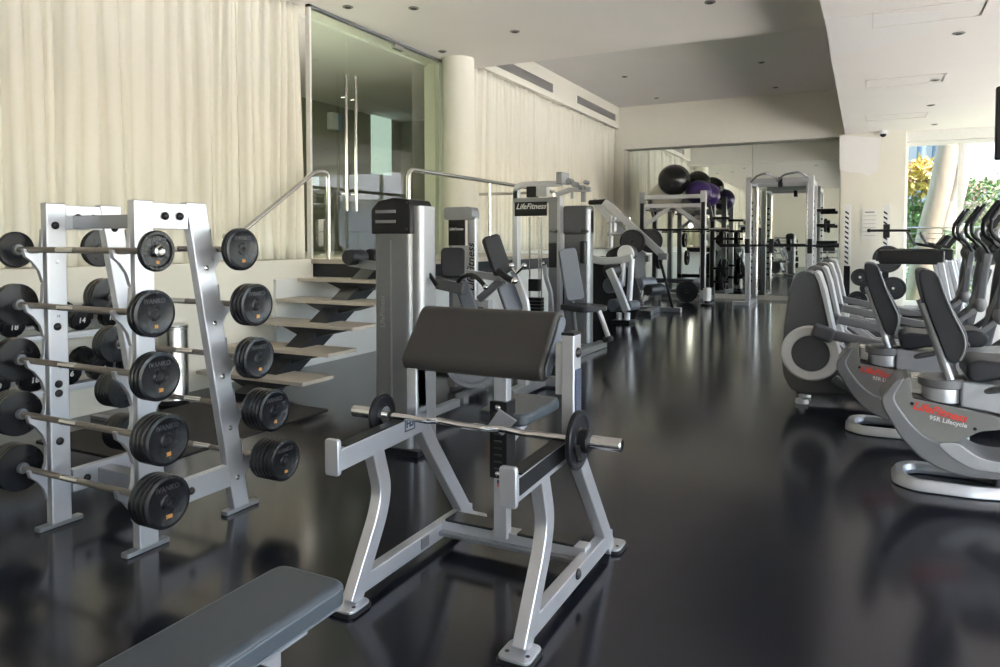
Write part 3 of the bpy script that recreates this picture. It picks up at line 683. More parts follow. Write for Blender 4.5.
MB().cyl((-1.33, 1.28, .345), (-1.20, 1.28, .345), .022).build('wheel_grip', M['chrome'], fb)

# ================================================================ DUMBBELL RACK AT THE WALL
dr = thing('dumbbell_rack', (-5.2, 2.9, 0), 'low silver two tier dumbbell rack against the wall under the curtain', 'dumbbell rack')
dY0, dY1 = 2.05, 4.0
T1 = (-5.27, .84); T2 = (-5.05, .50)
for (x_, z_) in (T1, T2):
    for dx in (-.10, .10):
        MB().box(x_ + dx - .02, x_ + dx + .02, dY0, dY1, z_ - .115 - dx * .25, z_ - .085 - dx * .25).build('shelf_rail', M['steel'], dr, bevel=.003)
    MB().box(x_ - .02, x_ + .10, dY0, dY1, z_ - .16, z_ - .115).build('shelf_beam', M['steel'], dr, bevel=.004)
for y_ in (2.25, 3.62):
    MB().strip(fillet([(-4.86, y_, .02), (-5.0, y_, .30), (-5.12, y_, .55), (-5.36, y_, .82)], .12, 6), .085, .05, Y).build('leg', M['steel'], dr, bevel=.005)
    MB().box(-5.40, -4.80, y_ - .03, y_ + .03, 0, .03).build('foot', M['steel2'], dr, bevel=.004)
k = 0
nums = ['24', '22', '20', '18', '16', '14', '12', '10']
for ti, (x_, z_) in enumerate((T1, T2)):
    for i in range(8):
        y_ = dY0 + .13 + i * .238; r = (.082 if ti == 0 else .095)
        c = (x_, y_, z_)
        lab = 'black rubber dumbbell on the %s tier of the wall rack, %s' % (('upper', 'lower')[ti], ['at the left end', 'second from the left end', 'third from the left end', 'fourth from the left end', 'fourth from the right end', 'third from the right end', 'second from the right end', 'at the right end'][i])
        o = thing('dumbbell', c, lab, 'dumbbell', 'dumbbells on the wall rack')
        tilt = .25
        ax = Vector((1, 0, -tilt)).normalized()
        MB().tube([V(c) - ax * .07, V(c) + ax * .07], .016, 10).build('handle', M['satin'], o)
        for s in (-1, 1):
            h = MB().lathe(V(c) + ax * s * .065, ax * s, [(.03, 0), (r * .9, .0), (r, .012), (r, .055), (r * .93, .068), (r * .86, .07), (0, .07)], 12).build('weight_head', M['rubber'], o, ang=20)
            if s == 1: text(nums[i], .055, V(c) + ax * .136, Y, ax.cross(Y) * 1.0, M['whitep'], 'number', h, bold=.001)

# ================================================================ WASTE BIN AND MAT
tb = thing('waste_bin', (-5.28, 4.27, 0), 'tall cylindrical stainless steel waste bin against the wall', 'bin')
c = (-5.28, 4.27, 0)
MB().lathe(c, Z, [(.118, 0), (.122, .004), (.122, .02), (.118, .03), (.118, .64), (.122, .645), (.122, .665), (.112, .67), (.10, .665), (.10, .30), (0, .30)], 36).build('body', M['satin'], tb, ang=25)
MB().lathe(c, Z, [(.124, 0), (.126, .004), (.126, .035), (.118, .04)], 36).build('base_band', M['black'], tb)
MB().lathe((c[0], c[1], .66), Z, [(.122, 0), (.124, .004), (.124, .014), (.108, .02)], 36).build('rim_ring', M['chrome'], tb)
tag(MB().plate((-4.52, 3.83, .005), X, Y, 1.2, 1.66, .01, .02).build('door_mat', M['mat']), 'dark coarse floor mat in front of the steel bin and steps', 'mat')
# small bottles behind the rack on the wall ledge


bx, by = -5.568, 3.93
sb = thing('spray_bottle', (bx, by, LAND), 'small clear teal spray bottle with red trigger on the wall ledge behind the barbell rack', 'bottle')
MB().lathe((bx, by, LAND), Z, [(.024, 0), (.027, .005), (.027, .11), (.020, .14), (.010, .155), (.010, .17)], 20).build('bottle_body', mat('pale_teal_plastic', (.25, .42, .45), .25), sb)
MB().lathe((bx, by, LAND + .168), Z, [(.013, 0), (.013, .02), (.008, .025)], 14).build('cap', M['whitep'], sb)
hd = MB().prism([(bx + .01, by - .035, LAND + .195), (bx + .01, by + .02, LAND + .19), (bx + .01, by + .022, LAND + .22), (bx + .01, by - .03, LAND + .225)], (-.02, 0, 0)).build('spray_head', M['red'], sb, bevel=.003)
MB().prism([(bx + .005, by - .02, LAND + .195), (bx + .005, by - .012, LAND + .195), (bx + .005, by - .03, LAND + .15), (bx + .005, by - .036, LAND + .155)], (-.01, 0, 0)).build('trigger', M['red'], hd)
# ================================================================ MACHINES ALONG THE LANDING
def zm(x0, y0, s): return lambda u, v: (x0 + u / s, y0 + v / s)
def on(y): return lambda px, py, dy=0.0: P(px, py, y=y) + Vector((0, dy, 0))
def pin(mb, p, q, r, n=12): return mb.cyl(p, q, r, n)

# --- weight tower behind the preacher bench
tw = thing('weight_stack_machine', (-2.73, 4.02, 0), 'grey enclosed weight tower standing directly behind the preacher bench, left', 'weight machine')
x0, x1, y0, y1 = -2.90, -2.56, 3.90, 4.15
q = fillet([(x0, y0, .03), (x1 - .05, y0, .03), (x1 - .05, y1, .03), (x0, y1, .03)], .05, 6, True)
MB().prism(q, (0, 0, 1.46)).build('shroud', M['smoke'], tw)
q = fillet([(x1 - .08, y0 + .03, .02), (x1 + .01, y0 + .05, .02), (x1 + .01, y1 - .01, .02), (x1 - .08, y1 + .01, .02)], .1, 8, True)
MB().prism(q, (0, 0, 1.60)).build('side_column', M['brushed'], tw)
q = [(x0 - .008, 1.44), (x0 - .008, 1.60), (x0 + .05, 1.655), (x0 + .17, 1.675), (x1 - .06, 1.66), (x1 - .045, 1.63), (x1 - .04, 1.60), (x1 - .04, 1.44)]
cp = MB().prism([(a, y0 - .01, c) for a, c in q], (0, y1 - y0 + .02, 0)).build('top_cap', M['black'], tw, bevel=.008)
for zz, w in ((1.585, .16), (1.52, .16)): MB().box(x0 + .03, x0 + .03 + w, y0 - .0125, y0 - .009, zz - .01, zz + .01).build('badge', M['plasm'], cp)
for zz in (1.64, 1.47): MB().lathe((x1 - .065, y0 - .008, zz), -Y, [(.008, 0), (.008, .005)], 10).build('screw', M['greyp'], cp)
text('LifeFitness', .05, (x0 + .075, y0 - .001, .93), Z, -X, M['plasm'], 'embossed_logo', tw)
MB().box(x0 - .02, x1 + .02, y0 - .02, y1 + .03, 0, .04).build('base_plate', M['black'], tw, bevel=.006)
MB().box(x0 + .14, x0 + .15, y0 - .006, y0 + .002, .1, 1.4).build('shroud_rib', M['plasm'], tw)
a = P(350, 262, y=4.3); c = P(378, 266, y=4.12)
ar = MB().strip([a, c], .06, .05, Y).build('roller_arm', M['steel2'], tw, bevel=.004)
for (u, v, dy) in ((349, 257.5, .0), (371, 256, .25)):
    p = P(u, v, y=4.15 + dy); MB().lathe(p + Vector((0, -.02, 0)), Y, [(.02, 0), (.05, .002), (.057, .015), (.057, .17), (.05, .185), (.02, .187)], 20).build('roller_pad', M['padk'], ar)
MB().beam((-2.56, 4.05, 1.18), (-2.50, 4.05, 1.10), .02, .02).build('adjuster_lever', M['black'], tw)
MB().beam((-2.9, 4.10, .10), (-2.9, 5.0, .10), .06, .06).build('base_rail', M['steel2'], tw, bevel=.004)

# --- second tower (open) with a seated press in front
G = zm(430, 160, 4.76); T7 = on(7.0)
def g(u, v, y=7.0): return P(*G(u, v), y=y)
t2 = thing('seated_press_machine', (-3.8, 6.8, 0), 'grey seated press machine with open tower lettered down its side, beneath the landing railing', 'weight machine')
a = g(100, 262); c = g(100, 262); L0 = g(100, 240); L1 = g(114, 240); R0 = g(186, 240); R1 = g(226, 240)
MB().box(L0.x, L1.x, 6.95, 7.03, .04, 1.70).build('tower_post', M['steel2'], t2, bevel=.006)
rp = MB().box(R0.x, R1.x, 6.95, 7.03, .04, 1.66).build('tower_post', M['plass'], t2, bevel=.02, seg=3)
MB().prism(fillet([(L0.x - .02, 6.88, 1.62), (L0.x - .02, 6.88, 1.76), (R1.x - .02, 6.88, 1.76), (R1.x, 6.88, 1.70), (R1.x, 6.88, 1.62)], .04, 4, True), (0, .16, 0)).build('tower_cap', M['steel2'], t2)
pp = g(145, 300)
pl_ = MB().box(L1.x - .005, R0.x + .005, 6.885, 6.91, 1.34, 1.65).build('placard', M['black'], t2, bevel=.004)
text('LifeFitness', .042, ((L1.x + R0.x) / 2, 6.883, 1.52), X, Z, M['whitep'], 'logo', pl_, shear=.3)
MB().box(L1.x, R0.x, 6.97, 7.0, .2, 1.34).build('guard_panel', M['plass'], t2)
text('LifeFitness', .125, ((R0.x + R1.x) / 2, 6.948, 1.10), Z, -X, M['black'], 'side_lettering', rp, shear=.25, bold=.002)
B = zm(430, 230, 4.168)
def h(u, v, y=6.3): return P(*B(u, v), y=y)
def pad_between(p, q, w, th, m, parent, name, yd=(0, 1, 0), rad=.05, bev=.015):
    p = V(p); q = V(q); u = (q - p); L = u.length; u.normalize(); side = u.cross(V(yd)).normalized() if yd else None
    return MB().plate((p + q) / 2, V(yd), u, w, L, th, rad).build(name, M[m], parent, bevel=bev, seg=3)
def seatpad(pc, ang, w, L, th, m, parent, name='backrest', yaw=0, bev=.018):
    # a backrest whose long axis leans by ang, its face turned by yaw
    yv = Vector((math.sin(yaw), -math.cos(yaw), 0)); xd = Vector((math.cos(yaw), math.sin(yaw), 0))
    ud = (Z * math.cos(ang) + (-yv) * math.sin(ang)).normalized()
    return MB().plate(pc, xd, ud, w, L, th, w * .22).build(name, M[m], parent, bevel=bev, seg=3)
seatpad(h(96, 136, 6.2), .25, .24, .30, .07, 'padk', t2, yaw=.5)
MB().strip([h(110, 180, 6.3), h(135, 240, 6.3), h(175, 345, 6.3)], .14, .10, (.45, -.9, 0)).build('seat_column', M['padblue'], t2, bevel=.02)
MB().strip([h(10, 215, 6.1), h(60, 225, 6.1), h(150, 245, 6.1)], .12, .12, Y).build('lever_housing', M['plas'], t2, bevel=.02)
ha = MB().tube(fillet([h(118, 215, 6.05), h(135, 192, 6.0), h(175, 185, 5.95), h(205, 205, 5.9), h(230, 236, 5.85)], .06, 4), .022, 12).build('handle', M['black'], t2)
MB().ball(h(232, 238, 5.84), .026).build('handle_cap', M['chrome'], ha)
MB().beam(h(150, 178, 6.5), h(345, 208, 6.5), .06, .07).build('lever_beam', M['steel'], t2, bevel=.006)
MB().beam(h(205, 290, 6.5), h(300, 205, 6.5), .06, .07).build('brace', M['steel2'], t2, bevel=.006)
MB().strip([h(225, 290, 6.7), h(225, 500, 6.7)], .16, .1, Y).build('frame_post', M['steel'], t2, bevel=.006)
MB().box(-4.2, -3.38, 6.75, 6.85, .03, .11).build('base_rail', M['steel2'], t2, bevel=.006)
MB().box(-3.47, -3.38, 5.8, 7.1, .03, .11).build('base_rail', M['steel2'], t2, bevel=.006)
seatpad((-3.35, 5.9, .62), 1.45, .36, .40, .07, 'padk', t2, 'seat', yaw=.4)
MB().box(-3.46, -3.38, 5.95, 6.05, .1, .58).build('seat_post', M['steel'], t2)
for sx in (.05, .14): MB().box(h(80, 300).x + sx, h(80, 300).x + sx + .06, 6.6, 6.75, .1, .7).build('weight_plate_stack', M['iron'], t2)

# --- machine with the long narrow backrest
t3 = thing('seated_row_machine', (-3.2, 6.0, 0), 'grey machine with a tall narrow black backrest, between the press machine and the fly machine', 'weight machine')
def bk_(u, v, y=5.9): return P(*B(u, v), y=y)
nrm = Vector((.75, -.66, 0))
def slat(p, q, w, th, m, name, parent, n_=nrm, bev=.015):
    p = V(p); q = V(q); u = (q - p).normalized(); s = V(n_).normalized().cross(u).normalized()
    return MB().plate((p + q) / 2, s, u, w, (q - p).length, th, w * .25).build(name, M[m], parent, bevel=bev, seg=3)
slat(bk_(250, 25), bk_(305, 185), .17, .07, 'padk', 'backrest', t3)
slat(bk_(312, 225), bk_(355, 345), .17, .06, 'padblue', 'lower_pad', t3)
MB().strip([bk_(262, 60, 5.98), bk_(330, 240, 5.98), bk_(375, 370, 5.98)], .05, .05, (.7, -.7, 0)).build('back_frame', M['steel2'], t3)
ar_ = MB().tube(fillet([bk_(285, 170, 5.75), bk_(320, 200, 5.7), bk_(352, 213, 5.66)], .05), .03, 12).build('arm_pad', M['padk'], t3)
MB().ball(bk_(352, 213, 5.65), .03).build('end_cap', M['chrome'], ar_)
MB().strip(fillet([bk_(350, 170, 5.9), bk_(372, 230, 5.9), bk_(398, 290, 5.9), bk_(408, 380, 5.9)], .15), .06, .05, Y).build('side_frame', M['steel'], t3, bevel=.008)
MB().tube([bk_(338, 150, 5.8), bk_(360, 180, 5.8), bk_(392, 148, 5.8)], .017, 10).build('handle', M['chrome'], t3)
for u in (340, 392): MB().ball(bk_(u, 149, 5.8), .026).build('knob', M['chrome'], t3)
p = bk_(390, 420, 5.9)
MB().box(p.x - .05, p.x + .05, 5.6, 6.4, .02, .10).build('base_rail', M['steel2'], t3, bevel=.006)
MB().box(p.x - .3, p.x + .3, 6.3, 6.4, .02, .10).build('base_rail', M['steel2'], t3, bevel=.006)
MB().box(p.x - .04, p.x + .04, 5.86, 5.94, .1, .75).build('seat_post', M['steel'], t3)
seatpad((p.x - .1, 5.75, .55), 1.45, .34, .36, .07, 'padk', t3, 'seat', yaw=.4)
dk = disc((p.x - .42, 5.7, .33), (.6, -.8, 0), .26, .05, '', mt='plas', name='cam_wheel', parent=t3, hole=.03)
MB().ball((p.x - .2, 5.6, .42), .035).build('warning_knob', M['orange'], t3)

# --- pectoral fly machine
fl = thing('chest_fly_machine', (-3.45, 8.70, 0), 'tall grey chest fly machine with black placard and overhead boom, left of centre', 'weight machine')
A = zm(480, 160, 3.3333)
def a_(u, v, y=8.60): return P(*A(u, v), y=y)
for (u0, u1, v0, yy) in ((112, 130, 105, 8.60), (232, 262, 130, 8.60)):
    p = a_(u0, 130); q = a_(u1, 130)
    MB().box(p.x, q.x, yy - .04, yy + .06, .0, a_(0, v0).z).build('post', M['steel2'] if u0 > 200 else M['steel'], fl, bevel=.008)
p = a_(262, 130); q = a_(272, 130); MB().box(p.x, q.x, 8.55, 8.65, .0, a_(0, 130).z).build('post_edge', M['steel'], fl)
MB().strip(fillet([a_(121, 190), a_(121, 90), a_(150, 82), a_(280, 78)], .12, 5), .07, .08, Y).build('boom', M['steel'], fl, bevel=.006)
MB().box(a_(118, 0).x, a_(268, 0).x, 8.55, 8.67, a_(0, 148).z, a_(0, 132).z).build('cross_head', M['steel2'], fl, bevel=.006)
pk = MB().box(a_(124, 0).x, a_(230, 0).x, 8.52, 8.55, a_(0, 190).z, a_(0, 145).z).build('placard', M['black'], fl, bevel=.004)
text('LifeFitness', .10, (a_(178, 0).x, 8.52, a_(0, 160).z), X, Z, M['whitep'], 'logo', pk, shear=.35, bold=.001)
MB().box(a_(160, 0).x, a_(190, 0).x, 8.55, 8.65, a_(0, 130).z, a_(0, 95).z).build('pulley_box', M['black'], fl, bevel=.006)
MB().box(a_(192, 0).x, a_(228, 0).x, 8.55, 8.65, a_(0, 128).z, a_(0, 97).z).build('pulley_cover', M['plass'], fl, bevel=.006)
for u in (165, 196, 204): MB().tube([a_(u, 190), a_(u, 460)], .012, 8).build('guide_rod', M['chrome'], fl)
ws = MB(); za = a_(0, 455).z
for k in range(12): ws.box(a_(162, 0).x, a_(210, 0).x, 8.53, 8.65, .12 + k * .045, .16 + k * .045)
ws.build('weight_stack', M['iron'], fl, bevel=.003)
MB().box(a_(168, 0).x, a_(200, 0).x, 8.54, 8.64, a_(0, 430).z, a_(0, 392).z).build('top_weight', M['black'], fl)
MB().box(a_(270, 0).x, a_(350, 0).x, 8.70, 8.95, .03, a_(0, 165).z).build('rear_tower', M['plasm'], fl, bevel=.03, seg=3)
rc = MB().box(a_(268, 0).x, a_(350, 0).x, 8.68, 8.97, a_(0, 250).z, a_(0, 158).z).build('tower_cap', M['plas'], fl, bevel=.03, seg=3)
MB().tube([a_(356, 165, 8.75), a_(356, 608, 8.75)], .055, 16).build('arm_column', M['steel2'], fl)
# overhead swivel joints
MB().box(a_(268, 0).x, a_(288, 0).x, 8.45, 8.70, a_(0, 92).z, a_(0, 55).z).build('boom_head', M['steel2'], fl, bevel=.01)
for (u, v, r) in ((300, 72, .04), (318, 82, .035), (340, 92, .03), (355, 75, .025)): MB().lathe(a_(u, v, 8.50), -Y, [(r, -.05), (r, .05), (r * .5, .06)], 14).build('swivel_joint', M['steel2'], fl)
MB().strip([a_(255, 115), a_(300, 100), a_(372, 98)], .06, .06, Y).build('cross_link', M['steel'], fl, bevel=.005)
MB().beam(a_(308, 100), a_(308, 130), .03, .04).build('hanger', M['steel'], fl)
for (u, v0, v1) in ((345, 95, 140),): MB().beam(a_(u, v0, 8.60), a_(u, v1, 8.60), .05, .05).build('hanger', M['steel2'], fl)
# swinging arms with pads
for (u0, u1, v0, v1, yy) in ((232, 258, 275, 358, 8.40), (336, 354, 270, 345, 8.60)):
    p = a_(u0, v1, yy); q = a_(u1, v0, yy); MB().box(p.x, q.x, yy - .05, yy + .05, p.z, q.z).build('arm_pad', M['padk'], fl, bevel=.02, seg=3)
p = a_(258, 358, 8.38); q = a_(274, 275, 8.38); MB().box(p.x, q.x, 8.35, 8.45, p.z, q.z).build('pad_bracket', M['steel'], fl, bevel=.006)
for (u, v) in ((236, 236), (340, 236)): pin(MB(), a_(u, v, 8.55), a_(u + 18, v + 2, 8.35), .018).build('arm_grip', M['black'], fl)
MB().strip(fillet([a_(214, 345, 8.40), a_(222, 400, 8.40), a_(236, 440, 8.40), a_(240, 520, 8.40)], .1), .05, .05, Y).build('foot_lever', M['steel'], fl, bevel=.006)
MB().ball(a_(213, 345, 8.38), .03).build('knob', M['chrome'], fl)
slat(a_(288, 295, 8.20), a_(318, 468, 8.20), .22, .08, 'padblue', 'backrest', fl, (.55, -.83, 0))
MB().tube([a_(300, 330, 8.30), a_(306, 470, 8.30), a_(318, 575, 8.30)], .03, 10).build('back_post', M['plas'], fl)
MB().plate(a_(345, 492, 8.05), (.5, .86, 0), (.86, -.5, 0), .42, .46, .07, .1).build('seat', M['padk'], fl, bevel=.02, seg=3)
sl2 = MB().tube(fillet([a_(395, 500, 8.00), a_(412, 545, 8.00), a_(428, 592, 7.95)], .05), .03, 12).build('foot_pedal_arm', M['steel'], fl)
MB().lathe(a_(414, 600, 8.00), a_(440, 594, 7.90) - a_(414, 600, 8.00), [(.02, 0), (.035, .01), (.035, .14), (.02, .15)], 14).build('foot_roller', M['padk'], sl2)
MB().box(a_(118, 0).x, a_(360, 0).x, 8.55, 8.70, 0, .08).build('base_rail', M['steel2'], fl, bevel=.006)
MB().box(-3.12, -3.0, 7.80, 9.10, 0, .08).build('base_rail', M['steel2'], fl, bevel=.006)

# --- leg machine with U shaped bar and rollers
lm = thing('leg_extension_machine', (-4.05, 11.9, 0), 'silver leg machine with curved top bar and grey rollers, just right of the fly machine', 'weight machine')
W = zm(590, 180, 4.444)
def w_(u, v, y=11.8): return P(*W(u, v), y=y)
MB().strip(fillet([w_(-10, 345), w_(60, 362), w_(130, 358), w_(190, 345)], .2), .13, .1, Y).build('top_bar', M['steel'], lm, bevel=.02, seg=3)
for (u0, v0, u1, v1) in ((150, 350, 142, 470), (186, 350, 172, 575), (130, 590, 128, 640), (166, 590, 164, 640)):
    MB().tube([w_(u0, v0), w_(u1, v1)], .05, 12).build('tube_leg', M['steel'], lm)
for u in (128, 164):
    p = w_(u, 640); MB().tube([w_(u, 600), (p.x, 11.8, .03)], .04, 10).build('tube_leg', M['steel'], lm)
    MB().box(p.x - .09, p.x + .09, 11.65, 11.95, 0, .06).build('foot_pad', M['black'], lm, bevel=.01)
MB().strip(fillet([w_(85, 395, 11.2), w_(120, 470, 11.2), w_(165, 585, 11.2)], .2), .12, .1, Y).build('lever', M['steel'], lm, bevel=.02)
for (u, v, r, m) in ((75, 405, .13, 'padk'), (80, 470, .15, 'padblue'), (98, 558, .13, 'padblue'), (165, 560, .10, 'padblue')):
    MB().lathe(w_(u, v, 11.3) , (.25, 1, 0), [(.02, 0), (r * .72, .003), (r * .82, .03), (r * .82, .28), (r * .7, .30)], 20).build('roller_pad', M[m], lm)
MB().prism(fillet([w_(65, 345, 12), w_(80, 315, 12), w_(150, 285, 12), w_(190, 305, 12), w_(190, 350, 12), w_(130, 365, 12)], .1, 4, True), (0, .3, 0)).build('seat_back', M['padk'], lm)
MB().prism(fillet([w_(118, 345, 11.9), w_(125, 305, 11.9), w_(150, 286, 11.9), w_(180, 296, 11.9), w_(192, 325, 11.9), w_(190, 345, 11.9)], .1, 4, True), (0, .09, 0)).build('shield', M['white'], lm)
MB().lathe(w_(50, 520, 12.1), -Y, [(.02, 0), (.70, .01), (.72, .04), (.72, .1), (.68, .12), (.05, .12)], 36).build('cam_disc', M['black'], lm)
MB().box(w_(0, 0).x, w_(175, 0).x, 12.0, 12.2, 0, .1).build('base_rail', M['steel2'], lm, bevel=.01)

# --- incline plate loaded press with two diagonal rails
ip = thing('incline_press_machine', (-3.9, 13.9, 0), 'plate loaded machine with two long diagonal silver rails, left of the ball rack', 'weight machine')
def i_(u, v, y=13.6): return P(*W(u, v), y=y)
for (a, c, yy) in (((15, 90), (245, 345), 13.9), ((65, 95), (325, 335), 13.5)):
    r_ = MB().strip([i_(*a, yy), i_(*c, yy)], .13, .10, Y).build('diagonal_rail', M['steel'], ip, bevel=.01)
    MB().box(i_(*c, yy).x - .08, i_(*c, yy).x + .08, yy - .06, yy + .06, i_(*c, yy).z - .08, i_(*c, yy).z + .04).build('rail_end', M['steel2'], r_)
MB().tube([i_(0, 100, 13.7), i_(68, 96, 13.5)], .05, 12).build('top_grip', M['black'], ip)
for (u, v0, v1) in ((92, 160, 300), (108, 165, 240), (172, 165, 250)): MB().tube([i_(u, v0, 13.7), i_(u, v1, 13.7)], .045, 10).build('carriage_post', M['steel'], ip)
for v in (185, 240): MB().tube([i_(80, v, 13.7), i_(178, v - 5, 13.7)], .045, 10).build('carriage_bar', M['steel'], ip)
disc(i_(188, 275, 13.3), (.3, -1, 0), .235, .09, 'black weight plate loaded on the diagonal rail machine, nearest of its plates', 'plates on the incline machine')
disc(i_(268, 270, 13.9), (.3, -1, 0), .235, .09, 'black weight plate on the far side of the diagonal rail machine', 'plates on the incline machine')
slat(i_(208, 320, 13.4), i_(222, 470, 13.4), .26, .1, 'padk', 'backrest', ip, (.8, -.6, 0))
MB().strip([i_(196, 330, 13.5), i_(230, 470, 13.5)], .07, .07, Y).build('back_frame', M['steel'], ip)
for (u, v) in ((215, 460), (255, 490)): MB().lathe(i_(u, v, 13.1), (.4, 1, 0), [(.02, 0), (.10, .01), (.11, .04), (.11, .4), (.10, .43)], 18).build('roller_pad', M['padk'] if u > 240 else M['padblue'], ip)
for k in range(4): MB().tube([i_(188 + k * 20, 545 - k * 4, 13.3), i_(205 + k * 20, 490 - k * 2, 13.3)], .04, 8).build('peg', M['chrome'], ip)
p = i_(280, 575, 13.3)
MB().box(p.x - 1.3, p.x, 13.2, 13.35, 0, .09).build('base_rail', M['steel2'], ip, bevel=.01)
MB().box(p.x - 1.2, p.x + .35, 14.0, 14.15, 0, .09).build('base_rail', M['steel2'], ip, bevel=.01)
MB().box(p.x - .2, p.x - .05, 13.2, 14.15, .0, .09).build('base_rail', M['steel2'], ip, bevel=.01)
MB().strip([(p.x - .7, 13.9, .05), i_(245, 345, 13.9)], .1, .1, Y).build('strut', M['steel2'], ip)
MB().strip([(p.x + .20, 14.05, .05), i_(300, 312, 13.55)], .045, .045, Y).build('strut', M['black'], ip)

# ================================================================ POWER RACK WITH EXERCISE BALLS
K = zm(630, 150, 4.167)
def k_(u, v, y=16.2): return P(*K(u, v), y=y)
pr_ = thing('power_rack', (-3.9, 16.8, 0), 'silver power rack with exercise balls stored on its top, left before the mirror', 'power rack')
xl = k_(53, 180).x; xr = k_(307, 180).x; zt = k_(0, 178).z; yB = 17.3
for (x_, y_, m, zt_) in ((xl, 16.2, 'steel2', zt), (xr, 16.2, 'steel', zt), (xl, yB, 'steel2', zt), (xr, yB, 'steel2', zt)):
    MB().box(x_ - .06, x_ + .06, y_ - .05, y_ + .05, 0, zt_).build('upright', M[m], pr_, bevel=.008)
    MB().box(x_ - .04, x_ + .04, y_ - .055, y_ - .05, .3, zt_ - .25).build('slot_strip', M['black'], pr_)
for (y_, z_) in ((16.2, zt - .12), (16.2, zt - .32), (yB, zt - .12)): MB().box(xl, xr, y_ - .045, y_ + .045, z_ - .045, z_ + .045).build('crossbar', M['steel'], pr_, bevel=.006)
for x_ in (xl, xr):
    MB().box(x_ - .045, x_ + .045, 16.2, yB, zt - .17, zt - .08).build('side_bar', M['steel2'], pr_, bevel=.006)
    MB().box(x_ - .045, x_ + .045, 16.1, yB + .1, .02, .12).build('base_rail', M['steel2'], pr_, bevel=.006)
    MB().strip([(x_, yB - .5, zt - .2), (x_, yB, zt - .65)], .07, .06, X).build('brace', M['steel2'], pr_)
MB().beam((xl + .05, 16.25, zt - .75), (xl + .6, 16.25, zt - .35), .06, .08).build('brace', M['steel'], pr_)
MB().beam((xr - .05, 16.25, zt - .75), (xr - .6, 16.25, zt - .35), .06, .08).build('brace', M['steel'], pr_)
MB().box(xl, xr, yB - .04, yB + .04, .03, .12).build('base_rail', M['steel2'], pr_)
for i, z_ in enumerate((k_(0, 285).z, k_(0, 335).z, k_(0, 370).z, .75, .45)):
    MB().cyl((xr + .05, 17.0, z_), (xr + .42, 17.0, z_), .03, 10).build('storage_peg', M['black'], pr_)
bb = thing('barbell', ((xl + xr) / 2, 16.05, k_(0, 333).z), 'long black barbell resting in the power rack under the exercise balls', 'barbell')
zB = k_(0, 333).z
MB().tube([(xl - .25, 16.08, zB), (xr + .45, 16.08, zB)], .022, 10).build('shaft', M['black'], bb)
for x_, s in ((xl - .1, -1), (xr + .15, 1)): MB().lathe((x_, 16.08, zB), X * s, [(.045, 0), (.045, .02), (.034, .022), (.034, .42), (0, .42)], 14).build('sleeve', M['satin'], bb)
for x_ in (xl, xr): MB().box(x_ - .03, x_ + .03, 16.03, 16.15, zB - .09, zB - .022).build('bar_hook', M['black'], pr_)
for (x_, z_, r, w_) in ((xr + .22, k_(0, 370).z, .20, 'upper'), (xr + .28, .75, .22, 'middle'), (xr + .22, .45, .2, 'lower')):
    disc((x_, 17.0, z_), X, r, .10, 'black plate on the %s storage peg of the power rack' % w_, 'plates on the power rack pegs')
p = k_(238, 532, 16.4); disc((p.x, 16.4, .245), (.2, -1, 0), .24, .06, 'large black plate standing on the floor inside the power rack')
for k_i, (u, v) in enumerate(((105, 375), (115, 460))):
    p = k_(u, v, 16.6); disc(p, X, .20, .07, 'black plate hung at the left side of the power rack, %s one' % ('upper', 'lower')[k_i], 'plates on the power rack pegs')
bn = thing('weight_bench', (-4.0, 16.9, 0), 'dark flat bench standing inside the power rack', 'weight bench')
MB().plate((-3.95, 16.75, .46), X, Y, .95, .3, .09, .05).build('bench_pad', M['padk'], bn, bevel=.02)
for x_ in (-4.3, -3.6): MB().box(x_ - .04, x_ + .04, 16.6, 16.9, 0, .42).build('leg', M['steel2'], bn)
def ball(u, v, rpx, y, m, label):
    p = k_(u, v, y); r = rpx / 725 * (p - EYE).dot(FW)
    o = MB().ball(p, r, (1, 1, .97), 40, 24).build('exercise_ball', M[m], ang=180); return tag(o, label, 'exercise ball', 'exercise balls on the power rack')
ball(184, 125, 16, 16.45, 'ballk', 'large glossy black exercise ball, nearest and highest on the power rack')
ball(282, 138, 12.5, 17.15, 'ballk', 'smaller black exercise ball half hidden behind the large black one')
ball(285, 178, 12.8, 16.5, 'purple', 'purple exercise ball right of the black balls on the power rack')
ball(322, 188, 12.5, 17.0, 'purple', 'second purple exercise ball behind the rack post, farthest right')
ball(150, 195, 15.5, 17.0, 'pearl', 'pale grey exercise ball under the large black one')
for y_ in (16.45, 16.75): MB().box(xl, xr, y_ - .02, y_ + .02, zt - .42, zt - .38).build('ball_shelf', M['steel2'], pr_)

# ================================================================ CABLE / SMITH CAGE
N_ = zm(730, 160, 4.45)
def n_(u, v, y=16.2): return P(*N_(u, v), y=y)
sm = thing('smith_machine', (-1.5, 16.7, 0), 'tall silver rack with pull-up bars and a black barbell across it, before the mirror', 'power rack')
xl = n_(85, 90).x; xr = n_(362, 90).x; zt = n_(0, 82).z
for (x_, y_) in ((xl, 16.2), (xr, 16.2), (xl, 17.3), (xr, 17.3)):
    MB().box(x_ - .055, x_ + .055, y_ - .05, y_ + .05, 0, zt - (.05 if y_ > 17 else 0)).build('upright', M['steel'], sm, bevel=.008)
for x_ in (xl + .1, xr - .1): MB().tube([(x_, 16.75, .1), (x_, 16.75, zt - .15)], .03, 10).build('guide_rod', M['chrome'], sm)
for i_k in range(13):
    for x_ in (xl, xr): MB().box(x_ - .02, x_ + .057, 16.4, 16.44, .5 + i_k * .14, .54 + i_k * .14).build('catch_slot', M['black'], sm)
